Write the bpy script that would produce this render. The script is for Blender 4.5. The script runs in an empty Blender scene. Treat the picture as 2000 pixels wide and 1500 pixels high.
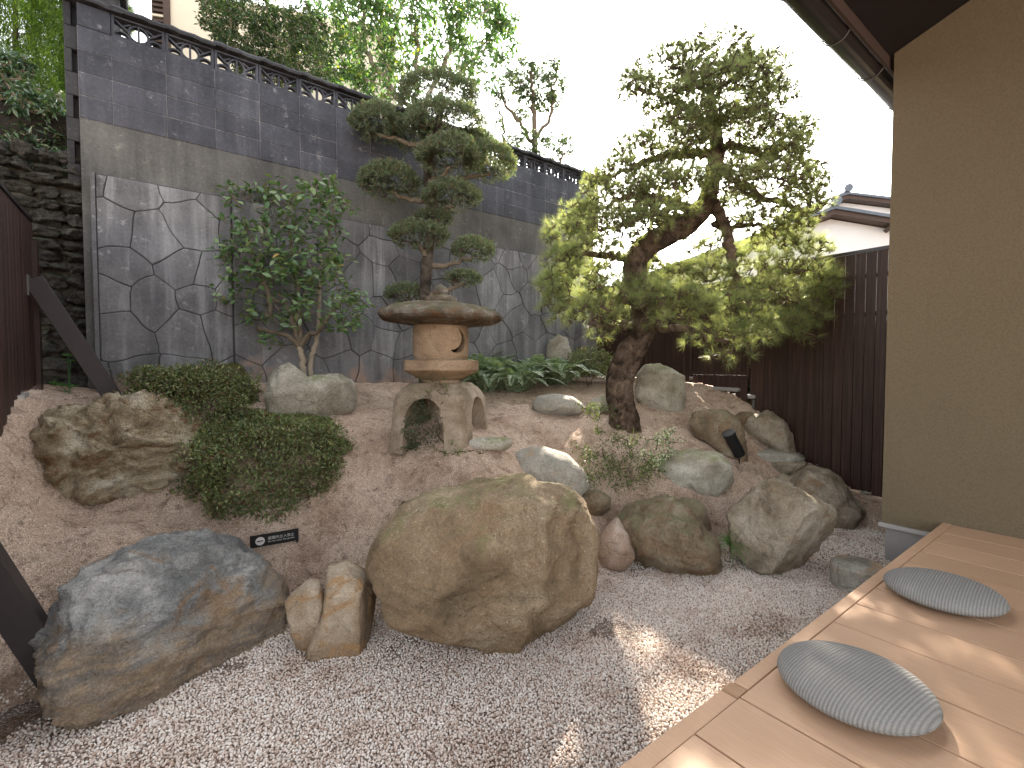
import bpy, bmesh, math, random
import numpy as np
from mathutils import Vector, Matrix

random.seed(7)
RG = np.random.default_rng(11)
SC = bpy.context.scene
COL = SC.collection
R = math.radians

# ------------------------------------------------------------------ camera, sky, sun, exposure
EYE = np.array([0.0, 0.0, 1.55])
FPX = 922.0                         # focal length for a 2000 px wide picture
HEAD = math.atan2(686, 922)         # heading: from +Y (towards the block wall) to +X (along it)
TILT = math.atan2(32, 922)
FW = np.array([math.sin(HEAD) * math.cos(TILT), math.cos(HEAD) * math.cos(TILT), -math.sin(TILT)])
RT = np.array([math.cos(HEAD), -math.sin(HEAD), 0.0])
UP = np.cross(RT, FW)
cam = bpy.data.cameras.new('camera')
cam.sensor_width = 36
cam.lens = FPX / 2000 * 36
cam.clip_start = 0.05
cam.clip_end = 2000
camo = bpy.data.objects.new('camera', cam)
COL.objects.link(camo)
camo.matrix_world = Matrix(((RT[0], UP[0], -FW[0], EYE[0]), (RT[1], UP[1], -FW[1], EYE[1]),
                            (RT[2], UP[2], -FW[2], EYE[2]), (0, 0, 0, 1)))
SC.camera = camo

SUN_DIR = Vector((0.8425, 0.62, 0.607)).normalized()
sun_el = math.asin(SUN_DIR.z)
sun_az = math.atan2(SUN_DIR.x, SUN_DIR.y)        # clockwise from +Y
w = bpy.data.worlds.new('World')
SC.world = w
w.use_nodes = True
wn = w.node_tree
bg = wn.nodes['Background']
sky = wn.nodes.new('ShaderNodeTexSky')
sky.sky_type = 'NISHITA'
sky.sun_disc = False
sky.sun_elevation = sun_el
sky.sun_rotation = sun_az
sky.air_density = 1.3
sky.dust_density = 3.0
sky.ozone_density = 1.0
bw_ = wn.nodes.new('ShaderNodeRGBToBW'); wn.links.new(sky.outputs[0], bw_.inputs[0])
mxs = wn.nodes.new('ShaderNodeMix'); mxs.data_type = 'RGBA'; mxs.inputs[0].default_value = 0.86      # thin white cloud veils the blue
wn.links.new(sky.outputs[0], mxs.inputs[6]); wn.links.new(bw_.outputs[0], mxs.inputs[7])
wn.links.new(mxs.outputs[2], bg.inputs[0])
bg.inputs[1].default_value = 0.15
sl = bpy.data.lights.new('sun', 'SUN')
sl.energy = 4.2
sl.angle = R(0.9)
sl.color = (1.0, 0.90, 0.76)
so = bpy.data.objects.new('sun', sl)
COL.objects.link(so)
so.rotation_euler = SUN_DIR.to_track_quat('Z', 'Y').to_euler()
so.location = (6, 5, 8)
SC.view_settings.view_transform = 'Standard'
SC.view_settings.look = 'None'
SC.view_settings.gamma = 1
SC.view_settings.use_curve_mapping = False
SC.view_settings.exposure = 2.6
SC.cycles.use_denoising = True
SC.cycles.max_bounces = 10
SC.cycles.diffuse_bounces = 5
SC.cycles.transparent_max_bounces = 8
SC.cycles.sample_clamp_indirect = 8

# ------------------------------------------------------------------ where a sight line meets a plane
def ray(px, py):
    return FW + RT * ((px - 1000) / FPX) - UP * ((py - 750) / FPX)
def on_z(px, py, z):
    d = ray(px, py)
    return EYE + d * ((z - EYE[2]) / d[2])
def at_d(px, py, depth):
    return EYE + ray(px, py) * depth
def on_v(px, py, v):
    d = ray(px, py)
    return EYE + d * (v / d[1])
def on_u(px, py, u):
    d = ray(px, py)
    return EYE + d * (u / d[0])

# ------------------------------------------------------------------ numpy gradient noise
_perm = np.random.default_rng(3).permutation(256)
_perm = np.concatenate([_perm, _perm, _perm])
_g = np.random.default_rng(4).normal(size=(256, 3))
_g /= np.linalg.norm(_g, axis=1)[:, None]
def perlin(P):
    P = np.asarray(P, float)
    i = np.floor(P).astype(int)
    f = P - i
    i &= 255
    t = f * f * f * (f * (f * 6 - 15) + 10)
    out = 0
    for a in (0, 1):
        wx = t[:, 0] if a else 1 - t[:, 0]
        for b in (0, 1):
            wy = t[:, 1] if b else 1 - t[:, 1]
            for c in (0, 1):
                wz = t[:, 2] if c else 1 - t[:, 2]
                h = _perm[_perm[_perm[(i[:, 0] + a) & 255] + ((i[:, 1] + b) & 255)] + ((i[:, 2] + c) & 255)]
                g = _g[h]
                out = out + wx * wy * wz * (g[:, 0] * (f[:, 0] - a) + g[:, 1] * (f[:, 1] - b) + g[:, 2] * (f[:, 2] - c))
    return out * 1.6
def fbm(P, octv=4, lac=2.0, gain=0.5):
    P = np.asarray(P, float)
    s, a = 0, 1.0
    for k in range(octv):
        s = s + a * perlin(P + k * 17.3)
        P = P * lac
        a *= gain
    return s
def ridged(P, octv=4):
    P = np.asarray(P, float)
    s, a = 0, 1.0
    for k in range(octv):
        s = s + a * (1 - 2.2 * np.abs(perlin(P + k * 9.1)))
        P = P * 2.1
        a *= 0.5
    return s

# ------------------------------------------------------------------ objects
def tag(o, label=None, cat=None, group=None, kind=None):
    if label: o['label'] = label
    if cat: o['category'] = cat
    if group: o['group'] = group
    if kind: o['kind'] = kind
    return o
def empty(name, loc, label=None, cat=None, group=None, rz=0):
    o = bpy.data.objects.new(name, None)
    o.empty_display_size = 0.1
    o.location = [float(a) for a in loc]
    o.rotation_euler = (0, 0, rz)
    COL.objects.link(o)
    return tag(o, label, cat, group)
def link(name, me, mat, parent=None):
    o = bpy.data.objects.new(name, me)
    COL.objects.link(o)
    if mat is not None and not me.materials:
        for m in (mat if isinstance(mat, (list, tuple)) else [mat]):
            me.materials.append(m)
    if parent is not None:
        o.parent = parent
    return o
def rel(V, parent):
    """world coordinates into a parent's frame (parents carry a location and a turn about z)"""
    V = np.asarray(V, float)
    if parent is None: return V
    L = np.array(parent.location)
    a = -parent.rotation_euler[2]
    W = V - L
    c, s = math.cos(a), math.sin(a)
    X = W[:, 0] * c - W[:, 1] * s
    Y = W[:, 0] * s + W[:, 1] * c
    return np.stack([X, Y, W[:, 2]], 1)
def fast(name, V, F, smooth=False):
    """V (n,3), F either (m,k) array or a list of lists"""
    V = np.asarray(V, np.float32)
    me = bpy.data.meshes.new(name)
    if isinstance(F, np.ndarray):
        m, k = F.shape
        loops = F.reshape(-1).astype(np.int32)
        starts = np.arange(m, dtype=np.int32) * k
        tot = np.full(m, k, np.int32)
    else:
        m = len(F)
        tot = np.array([len(f) for f in F], np.int32)
        loops = np.concatenate([np.asarray(f, np.int32) for f in F]) if m else np.zeros(0, np.int32)
        starts = np.concatenate([[0], np.cumsum(tot)[:-1]]).astype(np.int32)
    me.vertices.add(len(V))
    me.vertices.foreach_set('co', V.reshape(-1))
    me.loops.add(len(loops))
    me.loops.foreach_set('vertex_index', loops)
    me.polygons.add(m)
    me.polygons.foreach_set('loop_start', starts)
    me.polygons.foreach_set('loop_total', tot)
    me.polygons.foreach_set('use_smooth', np.full(m, bool(smooth)))
    me.update(calc_edges=True)
    me.validate()
    return me
class Acc:
    """collects triangles and quads; all faces are stored as they come"""
    def __init__(s): s.V = []; s.F = []; s.n = 0
    def add(s, V, F):
        V = np.asarray(V, float)
        s.V.append(V)
        if isinstance(F, np.ndarray): s.F.extend((F + s.n).tolist())
        else: s.F.extend([[i + s.n for i in f] for f in F])
        s.n += len(V)
    def box(s, x0, x1, y0, y1, z0, z1):
        V = [(x0, y0, z0), (x1, y0, z0), (x1, y1, z0), (x0, y1, z0), (x0, y0, z1), (x1, y0, z1), (x1, y1, z1), (x0, y1, z1)]
        s.add(V, [[0, 3, 2, 1], [4, 5, 6, 7], [0, 1, 5, 4], [1, 2, 6, 5], [2, 3, 7, 6], [3, 0, 4, 7]])
        return s
    def hexa(s, bottom, top):
        n = len(bottom)
        F = [list(range(n))[::-1], list(range(n, 2 * n))] + [[i, (i + 1) % n, n + (i + 1) % n, n + i] for i in range(n)]
        s.add(list(bottom) + list(top), F)
        return s
    def tube(s, P, rad, sides=6, cap=True, squash=None):
        P = np.asarray(P, float); n = len(P)
        rad = np.broadcast_to(rad, (n,)) if np.ndim(rad) < 1 else np.asarray(rad, float)
        T = np.gradient(P, axis=0)
        T /= np.linalg.norm(T, axis=1)[:, None] + 1e-9
        a = np.array([0.0, 0.0, 1.0]) if abs(T[0, 2]) < 0.9 else np.array([1.0, 0.0, 0.0])
        N0 = np.cross(T[0], a); N0 /= np.linalg.norm(N0)
        V = []
        ang = np.arange(sides) / sides * 2 * math.pi
        for i in range(n):
            N0 = N0 - T[i] * np.dot(N0, T[i]); N0 /= np.linalg.norm(N0) + 1e-9
            B = np.cross(T[i], N0)
            V.append(P[i] + rad[i] * (np.cos(ang)[:, None] * N0 + np.sin(ang)[:, None] * B))
        V = np.concatenate(V)
        F = []
        for i in range(n - 1):
            for k in range(sides):
                k2 = (k + 1) % sides
                F.append([i * sides + k, i * sides + k2, (i + 1) * sides + k2, (i + 1) * sides + k])
        if cap:
            F.append(list(range(sides))[::-1]); F.append([(n - 1) * sides + k for k in range(sides)])
        s.add(V, F)
        return s
    def build(s, name, mat, parent=None, smooth=False):
        V = np.concatenate(s.V)
        return link(name, fast(name, rel(V, parent), s.F, smooth), mat, parent)
def bevel_mesh(me, w, seg=1):
    bm = bmesh.new(); bm.from_mesh(me)
    bmesh.ops.bevel(bm, geom=bm.edges[:], offset=w, segments=seg, affect='EDGES', clamp_overlap=True)
    bm.to_mesh(me); bm.free(); me.update()
    return me
_bc = {}
def bbox_mesh(dx, dy, dz, bev=0.003, key=''):
    """a bevelled box from (0,0,0) to (dx,dy,dz), shared between alike pieces"""
    k = (round(dx, 4), round(dy, 4), round(dz, 4), bev, key)
    if k not in _bc:
        a = Acc().box(0, dx, 0, dy, 0, dz)
        me = fast('piece', np.concatenate(a.V), a.F)
        if bev: bevel_mesh(me, bev)
        _bc[k] = me
    return _bc[k]
def smoothpath(pts, n=6, jitter=0.0, rng=RG):
    """Catmull-Rom through the points"""
    P = np.asarray(pts, float)
    P = np.vstack([2 * P[0] - P[1], P, 2 * P[-1] - P[-2]])
    out = []
    for i in range(1, len(P) - 2):
        for k in range(n):
            t = k / n
            out.append(0.5 * ((2 * P[i]) + (-P[i - 1] + P[i + 1]) * t + (2 * P[i - 1] - 5 * P[i] + 4 * P[i + 1] - P[i + 2]) * t * t
                              + (-P[i - 1] + 3 * P[i] - 3 * P[i + 1] + P[i + 2]) * t ** 3))
    out.append(P[-2])
    out = np.array(out)
    if jitter:
        j = rng.normal(size=out.shape) * jitter
        j[0] = 0; j[-1] = 0
        out = out + j
    return out

# ------------------------------------------------------------------ materials
class M:
    def __init__(s, name, rough=0.8, spec=0.3):
        s.m = bpy.data.materials.new(name); s.m.use_nodes = True
        s.t = s.m.node_tree; s.b = s.t.nodes['Principled BSDF']; s.out = s.t.nodes['Material Output']
        s.b.inputs['Roughness'].default_value = rough
        s.b.inputs['Specular IOR Level'].default_value = spec
        s.tc = s.t.nodes.new('ShaderNodeTexCoord')
        s._bump = None
    def co(s, kind='Object', scale=(1, 1, 1), loc=(0, 0, 0), rot=(0, 0, 0)):
        mp = s.t.nodes.new('ShaderNodeMapping')
        mp.inputs['Scale'].default_value = scale; mp.inputs['Location'].default_value = loc; mp.inputs['Rotation'].default_value = rot
        if kind == 'World':
            g = s.t.nodes.new('ShaderNodeNewGeometry'); s.t.links.new(g.outputs['Position'], mp.inputs[0])
        else:
            s.t.links.new(s.tc.outputs[kind], mp.inputs[0])
        return mp.outputs[0]
    def put(s, sock, v):
        if isinstance(v, bpy.types.NodeSocket): s.t.links.new(v, sock)
        elif isinstance(v, (tuple, list)) and len(v) == 3 and sock.type == 'RGBA': sock.default_value = (*v, 1)
        else: sock.default_value = v
    def noise(s, co, scale, detail=5, rough=0.55, dist=0.0):
        n = s.t.nodes.new('ShaderNodeTexNoise')
        s.put(n.inputs['Vector'], co)
        n.inputs['Scale'].default_value = scale; n.inputs['Detail'].default_value = detail
        n.inputs['Roughness'].default_value = rough; n.inputs['Distortion'].default_value = dist
        return n.outputs[0]
    def voro(s, co, scale, feature='F1', out='Distance', rnd=1.0):
        n = s.t.nodes.new('ShaderNodeTexVoronoi'); n.feature = feature
        s.put(n.inputs['Vector'], co); n.inputs['Scale'].default_value = scale; n.inputs['Randomness'].default_value = rnd
        return n.outputs[out]
    def ramp(s, fac, stops):
        n = s.t.nodes.new('ShaderNodeValToRGB'); e = n.color_ramp.elements
        while len(e) < len(stops): e.new(0.5)
        for el, (p, c) in zip(e, stops):
            el.position = p
            el.color = (*c, 1) if isinstance(c, (tuple, list)) else (c, c, c, 1)
        s.put(n.inputs[0], fac)
        return n.outputs[0]
    def mix(s, fac, a, b, mode='MIX'):
        n = s.t.nodes.new('ShaderNodeMix'); n.data_type = 'RGBA'; n.blend_type = mode
        s.put(n.inputs[0], fac); s.put(n.inputs[6], a); s.put(n.inputs[7], b)
        return n.outputs[2]
    def math(s, op, a, b=0.0, clamp=False):
        n = s.t.nodes.new('ShaderNodeMath'); n.operation = op; n.use_clamp = clamp
        s.put(n.inputs[0], a); s.put(n.inputs[1], b)
        return n.outputs[0]
    def nz(s):
        g = s.t.nodes.new('ShaderNodeNewGeometry'); x = s.t.nodes.new('ShaderNodeSeparateXYZ')
        s.t.links.new(g.outputs['Normal'], x.inputs[0]); return x.outputs[2]
    def island(s):
        return s.t.nodes.new('ShaderNodeNewGeometry').outputs['Random Per Island']
    def orand(s):
        return s.t.nodes.new('ShaderNodeObjectInfo').outputs['Random']
    def bump(s, h, strength=0.3, dist=0.01):
        n = s.t.nodes.new('ShaderNodeBump'); n.inputs['Strength'].default_value = strength; n.inputs['Distance'].default_value = dist
        s.put(n.inputs['Height'], h)
        if s._bump is not None: s.t.links.new(s._bump, n.inputs['Normal'])
        s._bump = n.outputs[0]
        s.t.links.new(n.outputs[0], s.b.inputs['Normal'])
    def col(s, c): s.put(s.b.inputs['Base Color'], c)
    def rgh(s, c): s.put(s.b.inputs['Roughness'], c)

def flat_mat(name, c, rough=0.6, spec=0.3, var=0.12, sc=30):
    k = M(name, rough, spec)
    n = k.noise(k.co('Object'), sc, 4)
    k.col(k.mix(n, tuple(x * (1 - var) for x in c), tuple(x * (1 + var) for x in c)))
    k.bump(n, 0.08, 0.004)
    return k.m
def leaf_mat(name, stops, transl=0.35, rough=0.45, spec=0.4, tcol=None, per='island'):
    k = M(name, rough, spec)
    r = k.island() if per == 'island' else k.orand()
    c = k.ramp(r, stops)
    n = k.noise(k.co('World'), 2.2, 3)
    c = k.mix(k.ramp(n, [(0.3, 0.0), (0.7, 1.0)]), k.mix(0.72, (0, 0, 0), c), c)
    k.col(c)
    tr = k.t.nodes.new('ShaderNodeBsdfTranslucent')
    k.put(tr.inputs[0], k.mix(1.0, c, tcol or (1.6, 1.7, 0.7), 'MULTIPLY'))
    mx = k.t.nodes.new('ShaderNodeMixShader'); mx.inputs[0].default_value = transl
    k.t.links.new(k.b.outputs[0], mx.inputs[1]); k.t.links.new(tr.outputs[0], mx.inputs[2])
    k.t.links.new(mx.outputs[0], k.out.inputs[0])
    return k.m
def rock_mat(name, base, dark, light, moss=None, moss_amt=0.5, rust=None, rust_amt=0.0, scale=3.0, strata=None, spots=0.0, seed=0.0, bump=0.6, low=None, crack=0.5):
    k = M(name, 0.85, 0.25)
    L = (seed * 3.1, seed * 7.7, seed * 1.3)
    co = k.co('Object', loc=L)
    n1 = k.noise(co, scale, 8, 0.62, 0.6)
    n2 = k.noise(co, scale * 6, 8, 0.7)
    n3 = k.noise(co, scale * 28, 4, 0.7)
    c = k.ramp(n1, [(0.38, dark), (0.5, base), (0.62, light)])
    c = k.mix(k.ramp(n2, [(0.42, 0.6), (0.56, 0.0)]), c, k.mix(0.5, c, dark))
    if rust:
        rn = k.noise(k.co('Object', loc=(L[0] + 5, L[1], L[2]), scale=(1, 1, 1.6)), scale * 1.1, 7, 0.65, 1.2)
        c = k.mix(k.ramp(rn, [(0.56 - 0.2 * rust_amt, 0.0), (0.66 - 0.2 * rust_amt, 0.9)]), c, rust)
    if low:
        sz = k.t.nodes.new('ShaderNodeSeparateXYZ'); k.t.links.new(k.tc.outputs['Object'], sz.inputs[0])
        h = k.math('ADD', k.math('MULTIPLY', k.math('SUBTRACT', low[1], sz.outputs[2]), low[2]), k.math('MULTIPLY', k.math('SUBTRACT', k.noise(co, scale * 1.3, 7, 0.65), 0.5), 3.2))
        c = k.mix(k.ramp(h, [(0.2, 0.0), (0.8, 0.85)]), c, k.mix(k.ramp(n2, [(0.35, 0.0), (0.65, 1.0)]), low[0], k.mix(0.45, low[0], dark)))
    if strata:
        sn = k.noise(k.co('Object', scale=(1.2, 1.2, 9), rot=(strata[0], strata[1], 0), loc=L), scale * 0.9, 7, 0.6, 0.8)
        c = k.mix(k.ramp(sn, [(0.40, 0.55), (0.5, 0.0)]), c, dark)
        k.bump(sn, 0.6 * bump, 0.05)
    if moss:
        mn = k.noise(k.co('Object', loc=(L[0], L[1] + 9, L[2])), scale * 2.2, 8, 0.7, 0.4)
        up = k.math('MULTIPLY_ADD', k.nz(), 0.30)
        up.node.inputs[2].default_value = moss_amt - 0.62
        f = k.math('ADD', mn, up)
        c = k.mix(k.ramp(f, [(0.40, 0.0), (0.58, 0.85)]), c, moss)
    if spots:
        v = k.voro(co, scale * 22)
        sm = k.math('MULTIPLY', k.ramp(v, [(0.12, 1.0), (0.2, 0.0)]), k.ramp(n1, [(0.45, 0.0), (0.6, spots)]))
        c = k.mix(sm, c, (0.48, 0.46, 0.38))
    c = k.mix(k.ramp(n3, [(0.3, 0.55), (0.5, 0.0)]), c, k.mix(0.55, c, (0, 0, 0)))
    c = k.mix(k.ramp(n3, [(0.56, 0.0), (0.72, 0.5)]), c, k.mix(0.5, c, light))
    vg = k.voro(co, scale * 90, out='Color'); sg_ = k.t.nodes.new('ShaderNodeSeparateColor'); k.put(sg_.inputs[0], vg)
    c = k.mix(1.0, c, k.ramp(sg_.outputs[0], [(0.0, 1.08), (0.5, 1.3), (1.0, 1.5)]), 'MULTIPLY')
    k.col(c)
    k.bump(n1, 0.7 * bump, 0.12)
    k.bump(n2, min(1.0, 1.2 * bump), 0.12)
    k.bump(n3, min(1.0, 1.3 * bump), 0.035)
    pit = k.voro(co, scale * 14)
    k.bump(k.ramp(pit, [(0.05, 0.0), (0.3, 1.0)]), 0.5 * bump, 0.012)
    nn = k.t.nodes.new('ShaderNodeTexNoise'); k.put(nn.inputs['Vector'], co); nn.inputs['Scale'].default_value = scale * 1.5; nn.inputs['Detail'].default_value = 6
    vm = k.t.nodes.new('ShaderNodeVectorMath'); vm.operation = 'MULTIPLY_ADD'; k.t.links.new(nn.outputs[1], vm.inputs[0]); vm.inputs[1].default_value = (0.5, 0.5, 0.5); k.put(vm.inputs[2], co)
    cr = k.voro(vm.outputs[0], scale * 1.1, 'DISTANCE_TO_EDGE')
    k.bump(k.ramp(cr, [(0.0, 0.0), (0.035, 1.0)]), crack, 0.012)
    return k.m
def concrete_mat(name, base, dark, light, streak=0.6, stain=None, co='World', pits=True):
    k = M(name, 0.9, 0.2)
    c0 = k.co(co)
    n1 = k.noise(c0, 1.6, 6, 0.6)
    n2 = k.noise(c0, 45, 5, 0.7)
    c = k.ramp(n1, [(0.33, dark), (0.66, base)])
    v1 = k.noise(k.co(co, scale=(7, 7, 0.55)), 1.0, 6, 0.65, 0.3)
    c = k.mix(k.ramp(v1, [(0.5, 0.0), (0.72, streak)]), c, light)
    v2 = k.noise(k.co(co, scale=(5, 5, 0.4), loc=(9, 3, 1)), 1.0, 6, 0.65, 0.3)
    c = k.mix(k.ramp(v2, [(0.5, 0.0), (0.7, 0.7)]), c, dark)
    c = k.mix(k.ramp(n2, [(0.35, 0.5), (0.55, 0.0)]), c, k.mix(0.35, c, (0, 0, 0)))
    c = k.mix(k.ramp(n2, [(0.60, 0.0), (0.75, 0.35)]), c, light)
    sp = k.noise(c0, 9, 6, 0.75)
    c = k.mix(k.ramp(sp, [(0.60, 0.0), (0.70, 0.55)]), c, light)
    if stain:
        z = k.t.nodes.new('ShaderNodeSeparateXYZ'); k.t.links.new(c0, z.inputs[0])
        h = k.math('MULTIPLY_ADD', z.outputs[2], -1.0); h.node.inputs[2].default_value = stain[1]
        f = k.math('ADD', k.math('MULTIPLY', h, 2.5), k.math('MULTIPLY', k.math('SUBTRACT', k.noise(c0, 4, 5), 0.5), 3.0))
        c = k.mix(k.ramp(f, [(0.0, 0.0), (0.6, 0.8)]), c, stain[0])
    r = k.orand()
    c = k.mix(1.0, c, k.ramp(r, [(0.0, 0.78), (1.0, 1.12)]), 'MULTIPLY')
    k.col(c)
    k.bump(n2, 0.5, 0.004); k.bump(sp, 0.3, 0.01)
    return k.m
def wood_mat(name, base, dark, light, axis=2, rough=0.6, fine=1.0, bump=0.25, spec=0.3, var=(0.8, 1.15)):
    k = M(name, rough, spec)
    s = [60, 60, 60]; s[axis] = 1.6
    r = k.orand()
    cb = k.t.nodes.new('ShaderNodeCombineXYZ')
    k.put(cb.inputs[0], k.math('MULTIPLY', r, 37.0)); k.put(cb.inputs[1], k.math('MULTIPLY', r, 91.0)); k.put(cb.inputs[2], k.math('MULTIPLY', r, 13.0))
    mp = k.t.nodes.new('ShaderNodeMapping'); mp.inputs['Scale'].default_value = s
    ad = k.t.nodes.new('ShaderNodeVectorMath'); ad.operation = 'ADD'
    k.t.links.new(k.tc.outputs['Object'], ad.inputs[0]); k.t.links.new(cb.outputs[0], ad.inputs[1]); k.t.links.new(ad.outputs[0], mp.inputs[0])
    g = k.noise(mp.outputs[0], fine, 6, 0.6, 0.5)
    b = k.noise(k.co('World'), 3, 4)
    c = k.ramp(g, [(0.3, dark), (0.5, base), (0.75, light)])
    c = k.mix(1.0, c, k.ramp(r, [(0.0, var[0]), (1.0, var[1])]), 'MULTIPLY')
    c = k.mix(k.ramp(b, [(0.35, 0.25), (0.6, 0.0)]), c, dark)
    k.col(c); k.bump(g, bump, 0.003)
    return k.m

m_block = concrete_mat('block_concrete', (0.096, 0.100, 0.118), (0.050, 0.052, 0.062), (0.34, 0.34, 0.35), 0.16)
m_mortar_line = concrete_mat('block_mortar', (0.26, 0.26, 0.27), (0.08, 0.08, 0.085), (0.62, 0.62, 0.62), 0.95)
m_band = concrete_mat('band_concrete', (0.176, 0.172, 0.163), (0.088, 0.086, 0.083), (0.34, 0.33, 0.30), 0.25)
m_panel = concrete_mat('panel_concrete', (0.215, 0.213, 0.22), (0.10, 0.099, 0.104), (0.42, 0.42, 0.43), 0.6, stain=((0.34, 0.23, 0.17), 1.52))
m_joint = flat_mat('joint_dark', (0.05, 0.05, 0.052), 0.95)
m_coping = concrete_mat('coping_concrete', (0.07, 0.07, 0.075), (0.03, 0.03, 0.032), (0.2, 0.2, 0.19), 0.2)
m_mortar = concrete_mat('rubble_mortar', (0.10, 0.095, 0.08), (0.05, 0.047, 0.04), (0.16, 0.16, 0.12), 0.3)
m_fence = wood_mat('dark_stained_wood', (0.040, 0.020, 0.014), (0.018, 0.009, 0.007), (0.08, 0.042, 0.030), 2, 0.5, spec=0.35)
m_fence_l = wood_mat('red_brown_stained_wood', (0.045, 0.022, 0.018), (0.022, 0.011, 0.01), (0.075, 0.042, 0.034), 2, 0.55)
m_brace = flat_mat('brace_metal', (0.032, 0.024, 0.024), 0.5, 0.4, 0.2)
m_deck = wood_mat('deck_board', (0.48, 0.30, 0.19), (0.42, 0.255, 0.158), (0.53, 0.34, 0.22), 1, 0.55, 5.0, 0.14, 0.3, var=(0.93, 1.05))
m_dark = flat_mat('soffit_dark', (0.018, 0.015, 0.016), 0.6)
m_gutter = flat_mat('gutter_brown', (0.022, 0.019, 0.02), 0.35, 0.5)
m_wire = flat_mat('bracket_metal', (0.10, 0.09, 0.085), 0.4, 0.5)
m_black = flat_mat('black_paint', (0.008, 0.008, 0.009), 0.45, 0.4)
m_white = flat_mat('white_print', (0.62, 0.60, 0.58), 0.6)
m_found = flat_mat('foundation_render', (0.27, 0.26, 0.25), 0.85)
m_plaster_white = flat_mat('white_plaster', (0.78, 0.78, 0.78), 0.8, var=0.04, sc=4)
m_plaster_cream = flat_mat('cream_plaster', (0.66, 0.60, 0.48), 0.8, var=0.05, sc=4)
m_tile = flat_mat('roof_tile', (0.10, 0.12, 0.15), 0.45, 0.5, 0.3, 8)
m_brown = flat_mat('brown_trim', (0.07, 0.045, 0.035), 0.6)
def stucco():
    k = M('beige_stucco', 0.92, 0.15)
    c0 = k.co('World')
    n = k.noise(c0, 75, 5, 0.65, 0.3); v = k.voro(c0, 95)
    b = k.noise(c0, 1.2, 4)
    c = k.mix(b, (0.160, 0.126, 0.080), (0.182, 0.144, 0.093))
    c = k.mix(k.ramp(n, [(0.35, 0.4), (0.6, 0.0)]), c, (0.10, 0.072, 0.045))
    k.col(c); k.bump(n, 1.0, 0.008); k.bump(v, 0.5, 0.004)
    return k.m
m_stucco = stucco()

# ------------------------------------------------------------------ the lie of the land
WV = 5.70          # front of the block wall
PV = 5.60          # front of the imitation-stone panels
FU = 6.00          # right fence
LU = -0.83         # left fence
ctrl = []
def c_px(px, py, z): p = on_z(px, py, z); ctrl.append((p[0], p[1], z))
def c_uv(u, v, z): ctrl.append((u, v, z))
for u_ in np.arange(-0.8, 6.1, 0.75): c_uv(u_, 5.65, 1.39)
for v_, z_ in ((5.6, 1.42), (4.3, 1.38), (3.84, 1.36), (3.3, 1.24), (2.92, 1.05), (2.6, 0.72), (2.23, 0.42), (1.66, 0.24), (1.2, 0.05), (0.6, -0.06)): c_uv(FU, v_, z_)
for v_, z_ in ((5.3, 1.33), (4.35, 1.27), (3.9, 1.0), (3.5, 0.5), (2.9, -0.05), (2.2, -0.1), (1.2, -0.1), (0.4, -0.1)): c_uv(LU, v_, z_)
c_uv(-0.5, 3.05, -0.04)
for a in ((0, 950, .85), (0, 1050, .55), (0, 1130, .36), (200, 1020, .48), (100, 1050, .42), (300, 1000, .50), (450, 1030, .36), (350, 1050, .34), (560, 1085, .17), (583, 1088, .17),
          (640, 1115, .10), (700, 1080, .16), (750, 985, .44), (700, 900, .76), (850, 925, .70), (600, 850, .97), (700, 850, .93), (500, 870, .92), (200, 980, .70),
          (450, 790, 1.13), (850, 855, .95), (780, 842, .96), (945, 858, .95), (870, 815, .97), (1000, 900, .74), (1000, 850, .90), (1100, 840, .90), (1215, 832, .94), (1000, 790, 1.12), (900, 770, 1.2),
          (1100, 812, 1.0), (1330, 820, .92), (1290, 850, .82), (1230, 960, .42), (1350, 985, .30), (1450, 960, .34), (1460, 1000, .20), (1550, 905, .46), (1380, 1010, .20),
          (1150, 1000, .28), (1200, 975, .38), (1400, 905, .56), (1340, 870, .74), (60, 800, 1.25), (250, 765, 1.33), (1600, 960, .16), (1620, 925, .28),
          (1420, 760, 1.26),
          # the toe of the mound, under the row of boulders
          (120, 1400, -.06), (300, 1405, -.05), (470, 1330, -.05), (580, 1290, -.05), (700, 1296, -.05), (850, 1290, -.05), (1050, 1290, -.05), (1150, 1240, -.05),
          (1200, 1130, -.05), (1300, 1128, -.05), (1420, 1125, -.05), (1540, 1138, -.05), (1650, 1040, -.04),
          (0, 1500, -.12), (400, 1500, -.12), (800, 1400, -.12), (1200, 1350, -.12), (1300, 1200, -.12), (1550, 1200, -.12), (1680, 1080, -.12), (1100, 1500, -.12)):
    c_px(*a)
for u_ in np.arange(-0.5, 6, 0.9): c_uv(u_, 0.4, -0.15)
CT = np.array(ctrl)
def _rbf():
    X = CT[:, :2]; n = len(X)
    D = np.sqrt(((X[:, None] - X[None]) ** 2).sum(-1) + 0.02)
    A = np.zeros((n + 3, n + 3)); A[:n, :n] = D - np.eye(n) * 0.05
    A[:n, n] = 1; A[:n, n + 1:] = X; A[n, :n] = 1; A[n + 1:, :n] = X.T
    return np.linalg.solve(A, np.concatenate([CT[:, 2], [0, 0, 0]]))
_W = _rbf()
GU0, GU1, GV0, GV1, GS = -0.88, 6.04, 0.3, 5.72, 0.022
gu = np.arange(GU0, GU1 + GS, GS); gv = np.arange(GV0, GV1 + GS, GS)
UU, VV = np.meshgrid(gu, gv, indexing='ij')
Q = np.stack([UU.ravel(), VV.ravel()], 1)
Z = np.zeros(len(Q))
for i in range(len(CT)):
    Z += _W[i] * np.sqrt(((Q - CT[i, :2]) ** 2).sum(1) + 0.02)
Z += _W[-3] + Q @ _W[-2:]
P3 = np.column_stack([Q, np.zeros(len(Q))])
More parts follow.
